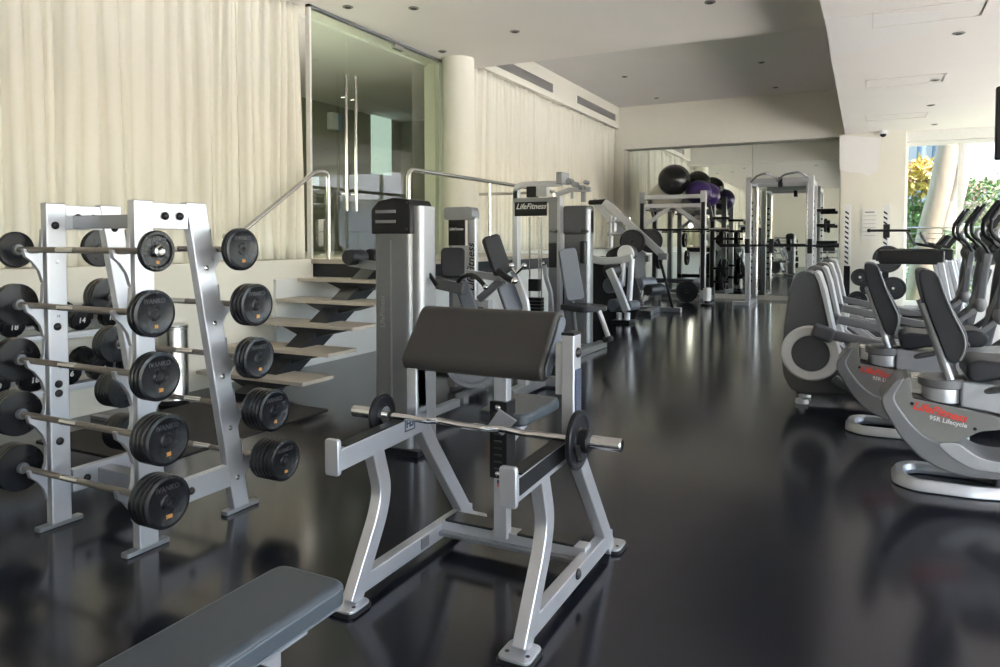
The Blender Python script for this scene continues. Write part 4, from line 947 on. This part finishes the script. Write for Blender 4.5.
for x_ in (xl, xr):
    MB().box(x_ - .045, x_ + .045, 16.1, 17.35, 0, .10).build('base_rail', M['steel'], sm, bevel=.006)
    MB().box(x_ - .045, x_ + .045, 16.2, 17.3, zt - .15, zt - .06).build('side_bar', M['steel'], sm, bevel=.006)
MB().box(xl - .3, xl, 16.15, 16.3, 0, .08).build('base_foot', M['steel'], sm, bevel=.006)
for y_ in (16.2, 17.3): MB().box(xl, xr, y_ - .045, y_ + .045, zt - .13, zt - .03).build('crossbar', M['steel'], sm, bevel=.006)
for a, c in ((xl + .05, xl + .55), (xr - .65, xr - .05)):
    MB().tube(fillet([(a, 16.1, zt - .10), (a + .15, 15.95, zt + .02), (c - .15, 15.95, zt + .06), (c, 16.15, zt - .04)], .08), .022, 10).build('pull_up_grip', M['steel2'], sm)
MB().box((xl + xr) / 2 - .02, (xl + xr) / 2 + .06, 16.1, 16.3, zt - .22, zt - .02).build('hook_block', M['black'], sm)
zb = n_(0, 380).z
b2 = thing('barbell', ((xl + xr) / 2, 16.05, zb), 'black barbell resting across the tall rack with pull-up bars', 'barbell')
MB().tube([(xl - .55, 16.05, zb), (xr + .35, 16.05, zb)], .024, 10).build('shaft', M['black'], b2)
for x_, s in ((xl - .15, -1), (xr + .12, 1)): MB().lathe((x_, 16.05, zb), X * s, [(.05, 0), (.05, .02), (.038, .022), (.038, .42), (0, .42)], 14).build('sleeve', M['black'], b2)
for x_ in (xl, xl + .48, xr): MB().box(x_ - .045, x_ + .045, 15.98, 16.16, zb - .16, zb + .14).build('bar_hook', M['black'], sm, bevel=.01)
for i, z_ in enumerate((n_(0, 222).z, n_(0, 290).z, 1.35)): MB().cyl((xr + .05, 17.3, z_), (xr + .42, 17.3, z_), .035, 10).build('storage_peg', M['black'], sm)
disc((xr + .2, 17.3, n_(0, 290).z), X, .15, .06, 'small black plate on a side peg of the tall rack with pull-up bars')
ct = thing('cable_attachment_stand', (-2.95, 16.4, 0), 'short white post on a foot between the two racks', 'stand')
p = P(723, 296, z=0)
MB().lathe((-3.0, 15.85, 0), Z, [(.13, 0), (.13, .03), (.06, .05), (.06, .10)], 18).build('foot', M['black'], ct)
MB().lathe((-3.0, 15.85, .10), Z, [(.085, 0), (.085, .26), (.06, .28), (0, .28)], 18).build('post', M['white'], ct)

# ================================================================ SLOTTED UPRIGHTS, BAR AND PLATES BY THE PILLAR
us = thing('squat_stand', (.03, 17.1, 0), 'pair of white slotted uprights with a short black bar in front of the pillar', 'squat rack')
for px in (848, 886.5):
    p = P(px, 205, y=17.1)
    u_ = MB().box(p.x - .055, p.x + .055, 17.05, 17.15, 0, p.z).build('upright', M['white'], us, bevel=.004)
    for k in range(15): MB().prism([(p.x - .05, 17.047, p.z - .12 - k * .105), (p.x + .02, 17.047, p.z - .17 - k * .105), (p.x + .02, 17.047, p.z - .21 - k * .105), (p.x - .05, 17.047, p.z - .16 - k * .105)], (0, .004, 0)).build('slot', M['black'], u_)
    MB().box(p.x - .06, p.x + .06, 17.02, 17.045, .1 if px < 860 else .0, .85).build('guard_strip', M['black'], us)
    MB().box(p.x - .07, p.x + .07, 16.5, 17.4, 0, .07).build('base_rail', M['steel2'], us)
p = P(886.5, 231, y=17.0); MB().box(p.x - .06, p.x + .06, 16.95, 17.05, p.z - .14, p.z + .14).build('bar_hook', M['black'], us, bevel=.01)
q0 = P(869, 230.5, y=16.93); q1 = P(910, 230.5, y=16.93)
b3 = thing('short_bar', ((q0.x + q1.x) / 2, 16.93, q0.z), 'short black bar hooked on the right slotted upright', 'bar')
MB().tube([q0, q1], .026, 10).build('shaft', M['black'], b3); MB().ball(q0, .04).build('end_ball', M['black'], b3)
pt = thing('plate_tree', (.15, 16.4, 0), 'low white plate tree loaded with black weight plates below the notice', 'plate rack')
c0 = P(872, 300, y=16.4)
MB().box(c0.x - .05, c0.x + .05, 16.35, 16.45, 0, 1.0).build('post', M['white'], pt, bevel=.006)
MB().box(c0.x - .4, c0.x + .4, 16.3, 16.5, 0, .06).build('foot', M['white'], pt, bevel=.006)
for i, (u, v, r, w_) in enumerate(((860, 277, 8.6, 'upper left'), (857, 300, 9.2, 'lower left'), (887, 259, 13.5, 'large upper right'), (893, 288, 11.5, 'lower right'), (866, 288, 6, 'small middle'))):
    yy = 16.2 if i != 2 else 16.6
    p = P(u, v, y=yy); rr = r / 725 * (p - EYE).dot(FW); p.z = max(p.z, rr + .005)
    MB().cyl((p.x, yy - .12, p.z), (p.x, 16.72 if i == 2 else 16.4, p.z), .025, 10).build('peg', M['white'], pt)
    disc((p.x, yy - .06, p.z), (.15, -1, 0), rr, .06, 'black weight plate, the %s one on the white plate tree' % w_, 'plates on the white plate tree', hole=.04)
MB().beam((c0.x, 16.4, .55), (P(860, 277, y=16.4).x, 16.4, .55), .05, .05).build('side_arm', M['white'], pt)
MB().beam((c0.x, 16.4, .95), (P(887, 259, y=16.4).x, 16.4, .95), .05, .05).build('side_arm', M['white'], pt)
# ================================================================ CARDIO ROW ON THE RIGHT
ZB = zm(850, 330, 3.926)                       # lower part of the near recumbent cycle
YS = 4.64                                      # plane of its near side
def r_(u, v, y=YS): return P(*ZB(u, v), y=y)
def z7(u, v, y): return P(*zm(870, 250, 5.13)(u, v), y=y)
def quad(pts, y0, y1, name, m, parent, bev=.012, ang=38):
    return MB().prism([(p.x, y0, p.z) for p in pts], (0, y1 - y0, 0)).build(name, M[m], parent, bevel=bev, seg=3, ang=ang)
rc = thing('recumbent_bike', (.9, 4.6, 0), 'recumbent exercise bike with red lettering, nearest of the cardio row on the right', 'exercise bike', 'recumbent bikes on the right')
y0, y1 = YS, YS + .28
arc = [r_(u, v) for u, v in ((185, 190), (120, 262), (128, 305), (200, 425), (285, 512), (420, 572), (600, 590))]
xe = 1.70
def extend(z, x): return Vector((x, YS, z))
outer = fillet(arc + [extend(.17, 1.2), extend(.24, xe)], .12, 5)
inner_arc = [extend(.33, xe), extend(.27, 1.2)] + [r_(u, v) for u, v in ((600, 515), (520, 500), (460, 462), (430, 440), (330, 440), (250, 380), (190, 300), (170, 262), (215, 186))]
body = outer + fillet(inner_arc, .06, 4)
quad(body, y0 - .02, y1 + .02, 'rear_shell_rim', 'plasm', rc, .012)
panel = [r_(u, v) for u, v in ((238, 180), (242, 268), (430, 306), (600, 345))] + [extend(.44, 1.1), extend(.46, xe), extend(.36, xe), extend(.36, 1.1)] + [r_(u, v) for u, v in ((600, 392), (510, 398), (455, 425), (425, 442), (330, 442), (245, 385), (185, 305), (165, 262), (205, 195))]
pn_ = quad(fillet(panel, .02, 3, True), y0 - .005, y1 + .005, 'side_shell', 'plasg', rc, .01)
silver = [r_(u, v) for u, v in ((335, 440), (425, 441), (460, 470), (520, 505), (600, 520))] + [extend(.30, 1.1), extend(.24, 1.1)] + [r_(u, v) for u, v in ((600, 560), (480, 545), (400, 500))]
quad(fillet(silver, .04, 3, True), y0 - .024, y1 + .024, 'silver_sweep', 'plass', rc, .006)
tx = text('LifeFitness', .062, r_(350, 322, y0 - .008), (r_(430, 350) - r_(260, 305)).normalized(), Vector((.15, 0, 1)), M['red'], 'red_lettering', pn_, shear=.35, bold=.0015)
tx = text('95R Lifecycle', .034, r_(385, 360, y0 - .008), (r_(430, 368) - r_(330, 345)).normalized(), Vector((.15, 0, 1)), M['white'], 'model_lettering', pn_, bold=.0005)
for u, v in ((243, 288), (490, 388)): MB().lathe(r_(u, v, y0 - .005), -Y, [(.009, 0), (.009, .006)], 10).build('screw', M['black'], pn_)
# seat rail and carriage
ra = quad([r_(240, 190), r_(600, 240), extend(.61, xe), extend(.50, xe), r_(600, 338), r_(430, 300), r_(242, 265)], y0 + .10, y1 - .03, 'seat_rail', 'satin', rc, .01)
quad([r_(243, 262), r_(430, 300), r_(430, 310), r_(243, 272)], y0 + .0, y1, 'rail_edge', 'black', rc, .001)
quad([r_(436, 200), r_(600, 220), extend(.72, xe), extend(.52, xe), r_(600, 336), r_(434, 304)], y0 + .01, y1 - .01, 'rail_cover', 'plass', rc, .015)
cx = r_(370, 200).x
MB().lathe((cx, YS + .10, r_(0, 268).z), Z, [(.075, 0), (.098, .02), (.102, .14), (.098, .15)], 28).build('seat_carriage', M['plass'], rc)
MB().lathe((cx, YS + .10, r_(0, 205).z), Z, [(.10, 0), (.118, .01), (.12, .05), (.108, .062), (.02, .064)], 28).build('carriage_collar', M['plasm'], rc)
# back cushion and its frame
yc = YS + .14
def s7(u, v): return z7(u, v, yc)
bc = fillet([s7(u, v) for u, v in ((240, 105), (262, 92), (318, 100), (345, 140), (395, 265), (440, 345), (478, 410), (482, 480), (455, 545), (400, 560), (372, 530), (345, 460), (300, 350), (262, 240), (240, 150))], .04, 4, True)
bo = MB().prism([(p.x, yc - .20, p.z) for p in bc], (0, .40, 0)).build('back_cushion', M['padk'], rc, bevel=.04, seg=4, ang=40)
MB().tube([(p.x, yc - .205, p.z) for p in fillet([s7(u, v) for u, v in ((335, 130), (380, 260), (425, 350), (462, 420), (466, 480), (440, 540))], .05)], .006, 6).build('piping', M['plasm'], bo)
MB().tube(fillet([s7(u, v) + Vector((0, -.16, 0)) for u, v in ((262, 262), (275, 290), (330, 440), (385, 600), (400, 640))], .08), .02, 12).build('back_frame', M['plass'], rc)
MB().tube(fillet([s7(u, v) + Vector((0, .16, 0)) for u, v in ((262, 262), (275, 290), (330, 440), (385, 600), (400, 640))], .08), .02, 12).build('back_frame', M['plass'], rc)
MB().tube(fillet([s7(u, v) for u, v in ((420, 555), (410, 600), (430, 640))], .05), .026, 12).build('seat_post', M['plass'], rc)
# seat cushion and side handle
sc_ = [r_(u, v) for u, v in ((452, 130), (500, 112), (600, 125))] + [extend(.80, .95), extend(.76, 1.03), extend(.68, 1.0)] + [r_(u, v) for u, v in ((600, 190), (500, 205), (455, 190))]
quad(fillet(sc_, .04, 4, True), yc - .19, yc + .19, 'seat_cushion', 'padk', rc, .03)
MB().tube(fillet([(cx + .12, yc - .06, r_(0, 220).z), (cx + .28, yc - .18, r_(0, 180).z), (cx + .50, yc - .24, r_(0, 120).z)], .06), .018, 10).build('side_handle', M['plasm'], rc)
# floor loop
lp = [P(*ZB(u, v), z=.045) for u, v in ((165, 500), (160, 560), (215, 625), (330, 625), (520, 590), (520, 560), (300, 520), (215, 500))]
x0_ = min(p.x for p in lp)
loop = [(x0_, 4.66, .035), (x0_ + .07, 4.555, .035), (x0_ + .35, 4.55, .035), (x0_ + .75, 4.66, .05), (x0_ + .75, 4.96, .05), (x0_ + .35, 5.06, .035), (x0_ + .07, 5.05, .035), (x0_, 4.94, .035)]
x0_ += .005
def lring(k, z): return [(p.x, p.y, z) for p in fillet([(x0_ + k, 4.70 + k * .6, z), (x0_ + .09 + k * .6, 4.60 + k, z), (x0_ + .40, 4.60 + k, z), (x0_ + .78 - k, 4.70 + k, z), (x0_ + .78 - k, 4.96 - k, z), (x0_ + .40, 5.04 - k, z), (x0_ + .09 + k * .6, 5.04 - k, z), (x0_ + k, 4.94 - k * .6, z)], .06, 4, True)]
MB()._poly([lring(0, .004), lring(.0, .03), lring(.022, .065), lring(.06, .06), lring(.075, .03), lring(.07, .004)], cap=False, loop=True).build('floor_loop', M['plass'], rc, bevel=.004)
MB().box(x0_ + .5, x0_ + .62, 4.72, 4.9, .03, .2).build('base_bracket', M['plas'], rc, bevel=.01)
# front drive, pedals, console mast (outside the frame but part of the bike)
quad([extend(.20, 1.45), extend(.70, 1.5), extend(.88, 1.66), extend(.84, 1.95), extend(.30, 2.05), extend(.12, 1.8)], y0 + .02, y1 - .02, 'drive_housing', 'plass', rc, .03)
MB().tube([(1.75, yc, .8), (1.62, yc, 1.15)], .04, 12).build('console_mast', M['plasm'], rc)
quad([extend(1.08, 1.50), extend(1.36, 1.60), extend(1.38, 1.68), extend(1.1, 1.62)], yc - .18, yc + .18, 'console', 'black', rc, .02)
for s in (-1, 1):
    c_ = MB().tube([(1.72, yc + s * .16, .5), (1.60 if s > 0 else 1.84, yc + s * .17, .5 + s * .12)], .014, 8).build('crank', M['chrome'], rc)
    MB().box((1.55 if s > 0 else 1.79), (1.65 if s > 0 else 1.89), yc + s * .22 - .05, yc + s * .22 + .05, .48 + s * .12, .52 + s * .12).build('pedal', M['black'], rc, bevel=.006)
r2 = copy_tree(rc, None, (-.27, 1.16, 0)); r2['label'] = 'recumbent exercise bike with red lettering, second in the row behind the nearest one'

# ---- rear drive cross trainers
XB = zm(760, 240, 3.922)
CX_ = .16
xt = thing('cross_trainer', (.4, 6.9, 0), 'grey elliptical cross trainer with round silver disc, nearest of the row behind the bikes', 'cross trainer', 'cross trainers in a row')
YX = 6.62
def x_(u, v, y=YX): return P(*XB(u, v), y=y)
lobe = fillet([x_(u, v) for u, v in ((150, 122), (125, 160), (108, 230), (95, 330), (84, 430), (88, 530), (118, 590), (170, 606), (390, 612), (400, 585), (330, 560), (300, 480), (285, 400), (268, 330), (252, 250), (232, 165), (205, 125))], .04, 4, True)
MB().prism([(p.x, YX + .02, p.z) for p in lobe], (0, .40, 0)).build('rear_shroud', M['plas'], xt, bevel=.035, seg=4, ang=45)
rim = fillet([x_(u, v) for u, v in ((208, 122), (232, 130), (256, 200), (275, 290), (292, 370), (300, 420), (286, 400), (268, 330), (250, 250), (230, 168))], .02, 3, True)
MB().prism([(p.x, YX + .0, p.z) for p in rim], (0, .44, 0)).build('silver_edge', M['plass'], xt, bevel=.01)
dc = x_(198, 445); rr = 109 / 3.922 / 725 * (dc - EYE).dot(FW)
dd = MB().lathe((dc.x, YX + .03, dc.z), -Y, [(.01, 0), (rr, 0), (rr, .03), (rr * .93, .045), (rr * .66, .045), (rr * .63, .03), (.01, .03)], 48).build('disc_ring', M['white'], xt)
MB().lathe((dc.x, YX + .005, dc.z), -Y, [(.01, 0), (rr * .635, 0), (rr * .635, .018), (rr * .1, .024), (0, .024)], 40).build('disc_centre', M['plas'], dd)
cr = MB().strip(fillet([x_(205, 350, YX - .05), x_(240, 362, YX - .05), x_(290, 380, YX - .05)], .05), [.13] * 8 if False else .125, .07, Y).build('crank_arm', M['plas'], xt, bevel=.03, seg=3)
MB().strip([x_(285, 372, YX - .04), x_(420, 402, YX - .04), (.82, YX - .04, .42)], .085, .05, Y).build('pedal_rail', M['plasm'], xt, bevel=.015)
for dy in (.05, .34):
    MB().strip([(dc.x + .15, YX + dy, .50), (dc.x + .52, YX + dy, .22), (1.35, YX + dy, .16)], .07, .05, Y).build('track_rail', M['plass'], xt, bevel=.01)
MB().strip(fillet([x_(290, 540), x_(330, 575), x_(400, 580), (1.3, YX, .12)], .06), .07, .10, Y).build('base_beam', M['plas'], xt, bevel=.015)
MB().box(-.52, 1.7, YX + .14, YX + .28, .06, .15).build('base_frame', M['plas'], xt, bevel=.015)
for x0f in (-.46, 1.55):
    MB().lathe((x0f, YX + .06, 0), Z, [(.05, 0), (.055, .005), (.05, .04), (.02, .05), (.02, .08)], 16).build('levelling_foot', M['plass'], xt)
    MB().lathe((x0f, YX + .36, 0), Z, [(.05, 0), (.055, .005), (.05, .04), (.02, .05), (.02, .08)], 16).build('levelling_foot', M['plass'], xt)
for dy, xx in ((-.02, .52), (.40, .80)):
    fp = MB().plate((xx + .10, YX + dy, .43), X, Y, .36, .15, .03, .04).build('foot_pedal', M['padk'], xt, bevel=.008)
# front shroud, mast, moving arms, console
yc2 = YX + .21
fs = fillet([(1.100, yc2, 0.096), (1.200, yc2, 0.592), (1.340, yc2, 1.070), (1.440, yc2, 1.203), (1.540, yc2, 1.165), (1.600, yc2, 0.764), (1.700, yc2, 0.286), (1.680, yc2, 0.076)], .06, 5, True)
MB().prism([(p.x, yc2 - .11, p.z) for p in fs], (0, .22, 0)).build('front_shroud', M['white'], xt, bevel=.04, seg=4)
fe = fillet([(0.920, yc2, 0.096), (1.020, yc2, 0.592), (1.170, yc2, 1.089), (1.240, yc2, 1.089), (1.100, yc2, 0.592), (1.000, yc2, 0.096)], .05, 4, True)
MB().prism([(p.x, yc2 - .125, p.z) for p in fe], (0, .25, 0)).build('shroud_edge', M['plas'], xt, bevel=.015)
text('LifeFitness', .085, (1.280, yc2 - .113, 0.802), Vector((-.25, 0, -1)), Vector((1, 0, -.25)), M['red'], 'red_lettering', xt, shear=.3)
MB().ball((1.220, yc2, 1.242), .13, (1.1, 1.0, .9)).build('pivot_hub', M['plas'], xt)
for s in (-1, 1):
    yy = yc2 + s * .20
    MB().strip(fillet([(1.180, yy, 1.261), (1.140, yy, 1.003), (1.120, yy, 0.745)], .08), .085, .06, Y).build('lower_lever', M['plas'], xt, bevel=.02)
    MB().ball((1.120, yy, 0.707), .065, (1, .8, 1.3)).build('lever_joint', M['plasm'], xt)
    MB().strip([(1.120, yy, 0.688), (0.840, yy, 0.430)], .05, .04, Y).build('pedal_link', M['plasm'], xt, bevel=.01)
    g1 = MB().tube(fillet([(1.200, yy, 1.222), (1.140, yy + s * .03, 1.356), (1.020, yy + s * .05, 1.452), (1.020, yy + s * .03, 1.585), (1.140, yy - s * .02, 1.776)], .08), .019, 12).build('moving_arm', M['black'], xt)
    MB().tube([(1.025, yy + s * .03, 1.585), (1.140, yy - s * .02, 1.776)], .025, 12).build('foam_grip', M['padk'], g1)
    MB().tube(fillet([(1.240, yc2 + s * .08, 1.299), (1.120, yc2 + s * .13, 1.356), (1.080, yc2 + s * .12, 1.490), (1.170, yc2 + s * .08, 1.528)], .05), .016, 10).build('fixed_grip', M['plass'], xt)
cn = MB().prism(fillet([(1.200, yc2, 1.280), (1.320, yc2, 1.242), (1.540, yc2, 1.662), (1.480, yc2, 1.719), (1.400, yc2, 1.700)], .03, 4, True), (0, .001, 0))
cn = MB().prism([(p.x, yc2 - .20, p.z) for p in fillet([(1.180, yc2, 1.299), (1.300, yc2, 1.242), (1.520, yc2, 1.662), (1.470, yc2, 1.719), (1.390, yc2, 1.690)], .03, 4, True)], (0, .40, 0)).build('console', M['black'], xt, bevel=.025, seg=3)
MB().plate((1.275, yc2, 1.504), Y, Vector((.21, 0, .41)), .24, .22, .012, .01).build('screen', M['smoke'], cn)
lab2 = ['second of the row', 'third of the row', 'farthest of the row']
for k in range(3):
    c_ = copy_tree(xt, None, (.0, 1.32 * (k + 1), 0)); c_['label'] = 'grey elliptical cross trainer with round silver disc, %s behind the bikes' % lab2[k]

# ---- treadmills between the cross trainers and the window
td = thing('treadmill', (1.0, 12.4, 0), 'dark treadmill with a long side handrail in front of the window, nearest one', 'treadmill', 'treadmills by the window')
Yt = 12.1
hb = [P(u, v, y=Yt) for u, v in ((879, 250), (945, 252), (945, 264), (884, 264))]
xa, xb = hb[0].x, hb[1].x; zt_, zb_ = hb[0].z, hb[3].z
for yy in (Yt, Yt + .78):
    MB().box(xa, xb, yy - .03, yy + .03, zb_, zt_).build('handrail', M['black'], td, bevel=.03, seg=3)
    MB().strip([(xb - .06, yy, zb_ + .05), (xb + .12, yy, .15)], .09, .06, Y).build('upright', M['plass'], td, bevel=.015)
    MB().strip([(xb + .06, yy, zb_ + .05), (xb + .28, yy, .15)], .07, .06, Y).build('upright', M['plass'], td, bevel=.015)
    MB().box(xa - .75, xb + .4, yy - .05, yy + .05, .17, .23).build('side_rail', M['plass'], td, bevel=.015)
MB().box(xa - .78, xb + .4, Yt + .05, Yt + .73, .14, .20).build('running_belt', M['rubber'], td, bevel=.03)
MB().box(xa - .75, xb + .45, Yt + .02, Yt + .76, .03, .14).build('base_frame', M['plasm'], td, bevel=.02)
MB().prism(fillet([(xb - .05, Yt - .02, .20), (xb + .02, Yt - .02, .36), (xb + .42, Yt - .02, .36), (xb + .50, Yt - .02, .06), (xb + .1, Yt - .02, .06)], .05, 4, True), (0, .82, 0)).build('motor_cover', M['plass'], td, bevel=.02)
co_ = MB().prism([(xb - .12, Yt + .16, zt_ + .03), (xb - .05, Yt + .16, zt_ + .0), (xb + .10, Yt + .16, zt_ + .20), (xb + .03, Yt + .16, zt_ + .23)], (0, .46, 0)).build('console', M['black'], td, bevel=.02)
MB().plate((xb - .42, Yt + .1, zt_ + .17), (.3, 0, -.55), Y, .24, .22, .03, .02).build('tablet_holder', M['plas'], td, bevel=.006)
MB().strip([(xb - .1, Yt + .1, zt_ + .04), (xb - .40, Yt + .1, zt_ + .10)], .04, .04, Y).build('holder_arm', M['black'], td)
t2_ = copy_tree(td, None, (.25, 1.5, 0)); t2_['label'] = 'dark treadmill with a long side handrail, farther one towards the window'

# ---- hanging television at the right edge
tv = thing('television', (1.9, 6.3, 1.9), 'black television hung from the ceiling, cut by the right edge of the picture', 'television')
pa = P(996, 104, y=6.2); pb2 = P(996, 160, y=6.2)
MB().box(pa.x, pa.x + .95, 6.18, 6.24, pb2.z, pa.z + .12).build('screen_housing', M['black'], tv, bevel=.01)
MB().box(pa.x + .03, pa.x + .92, 6.176, 6.181, pb2.z + .03, pa.z + .09).build('screen', M['smoke'], tv)
MB().box(pa.x + .42, pa.x + .5, 6.24, 6.30, pb2.z + .2, 3.7).build('ceiling_pole', M['plasm'], tv)
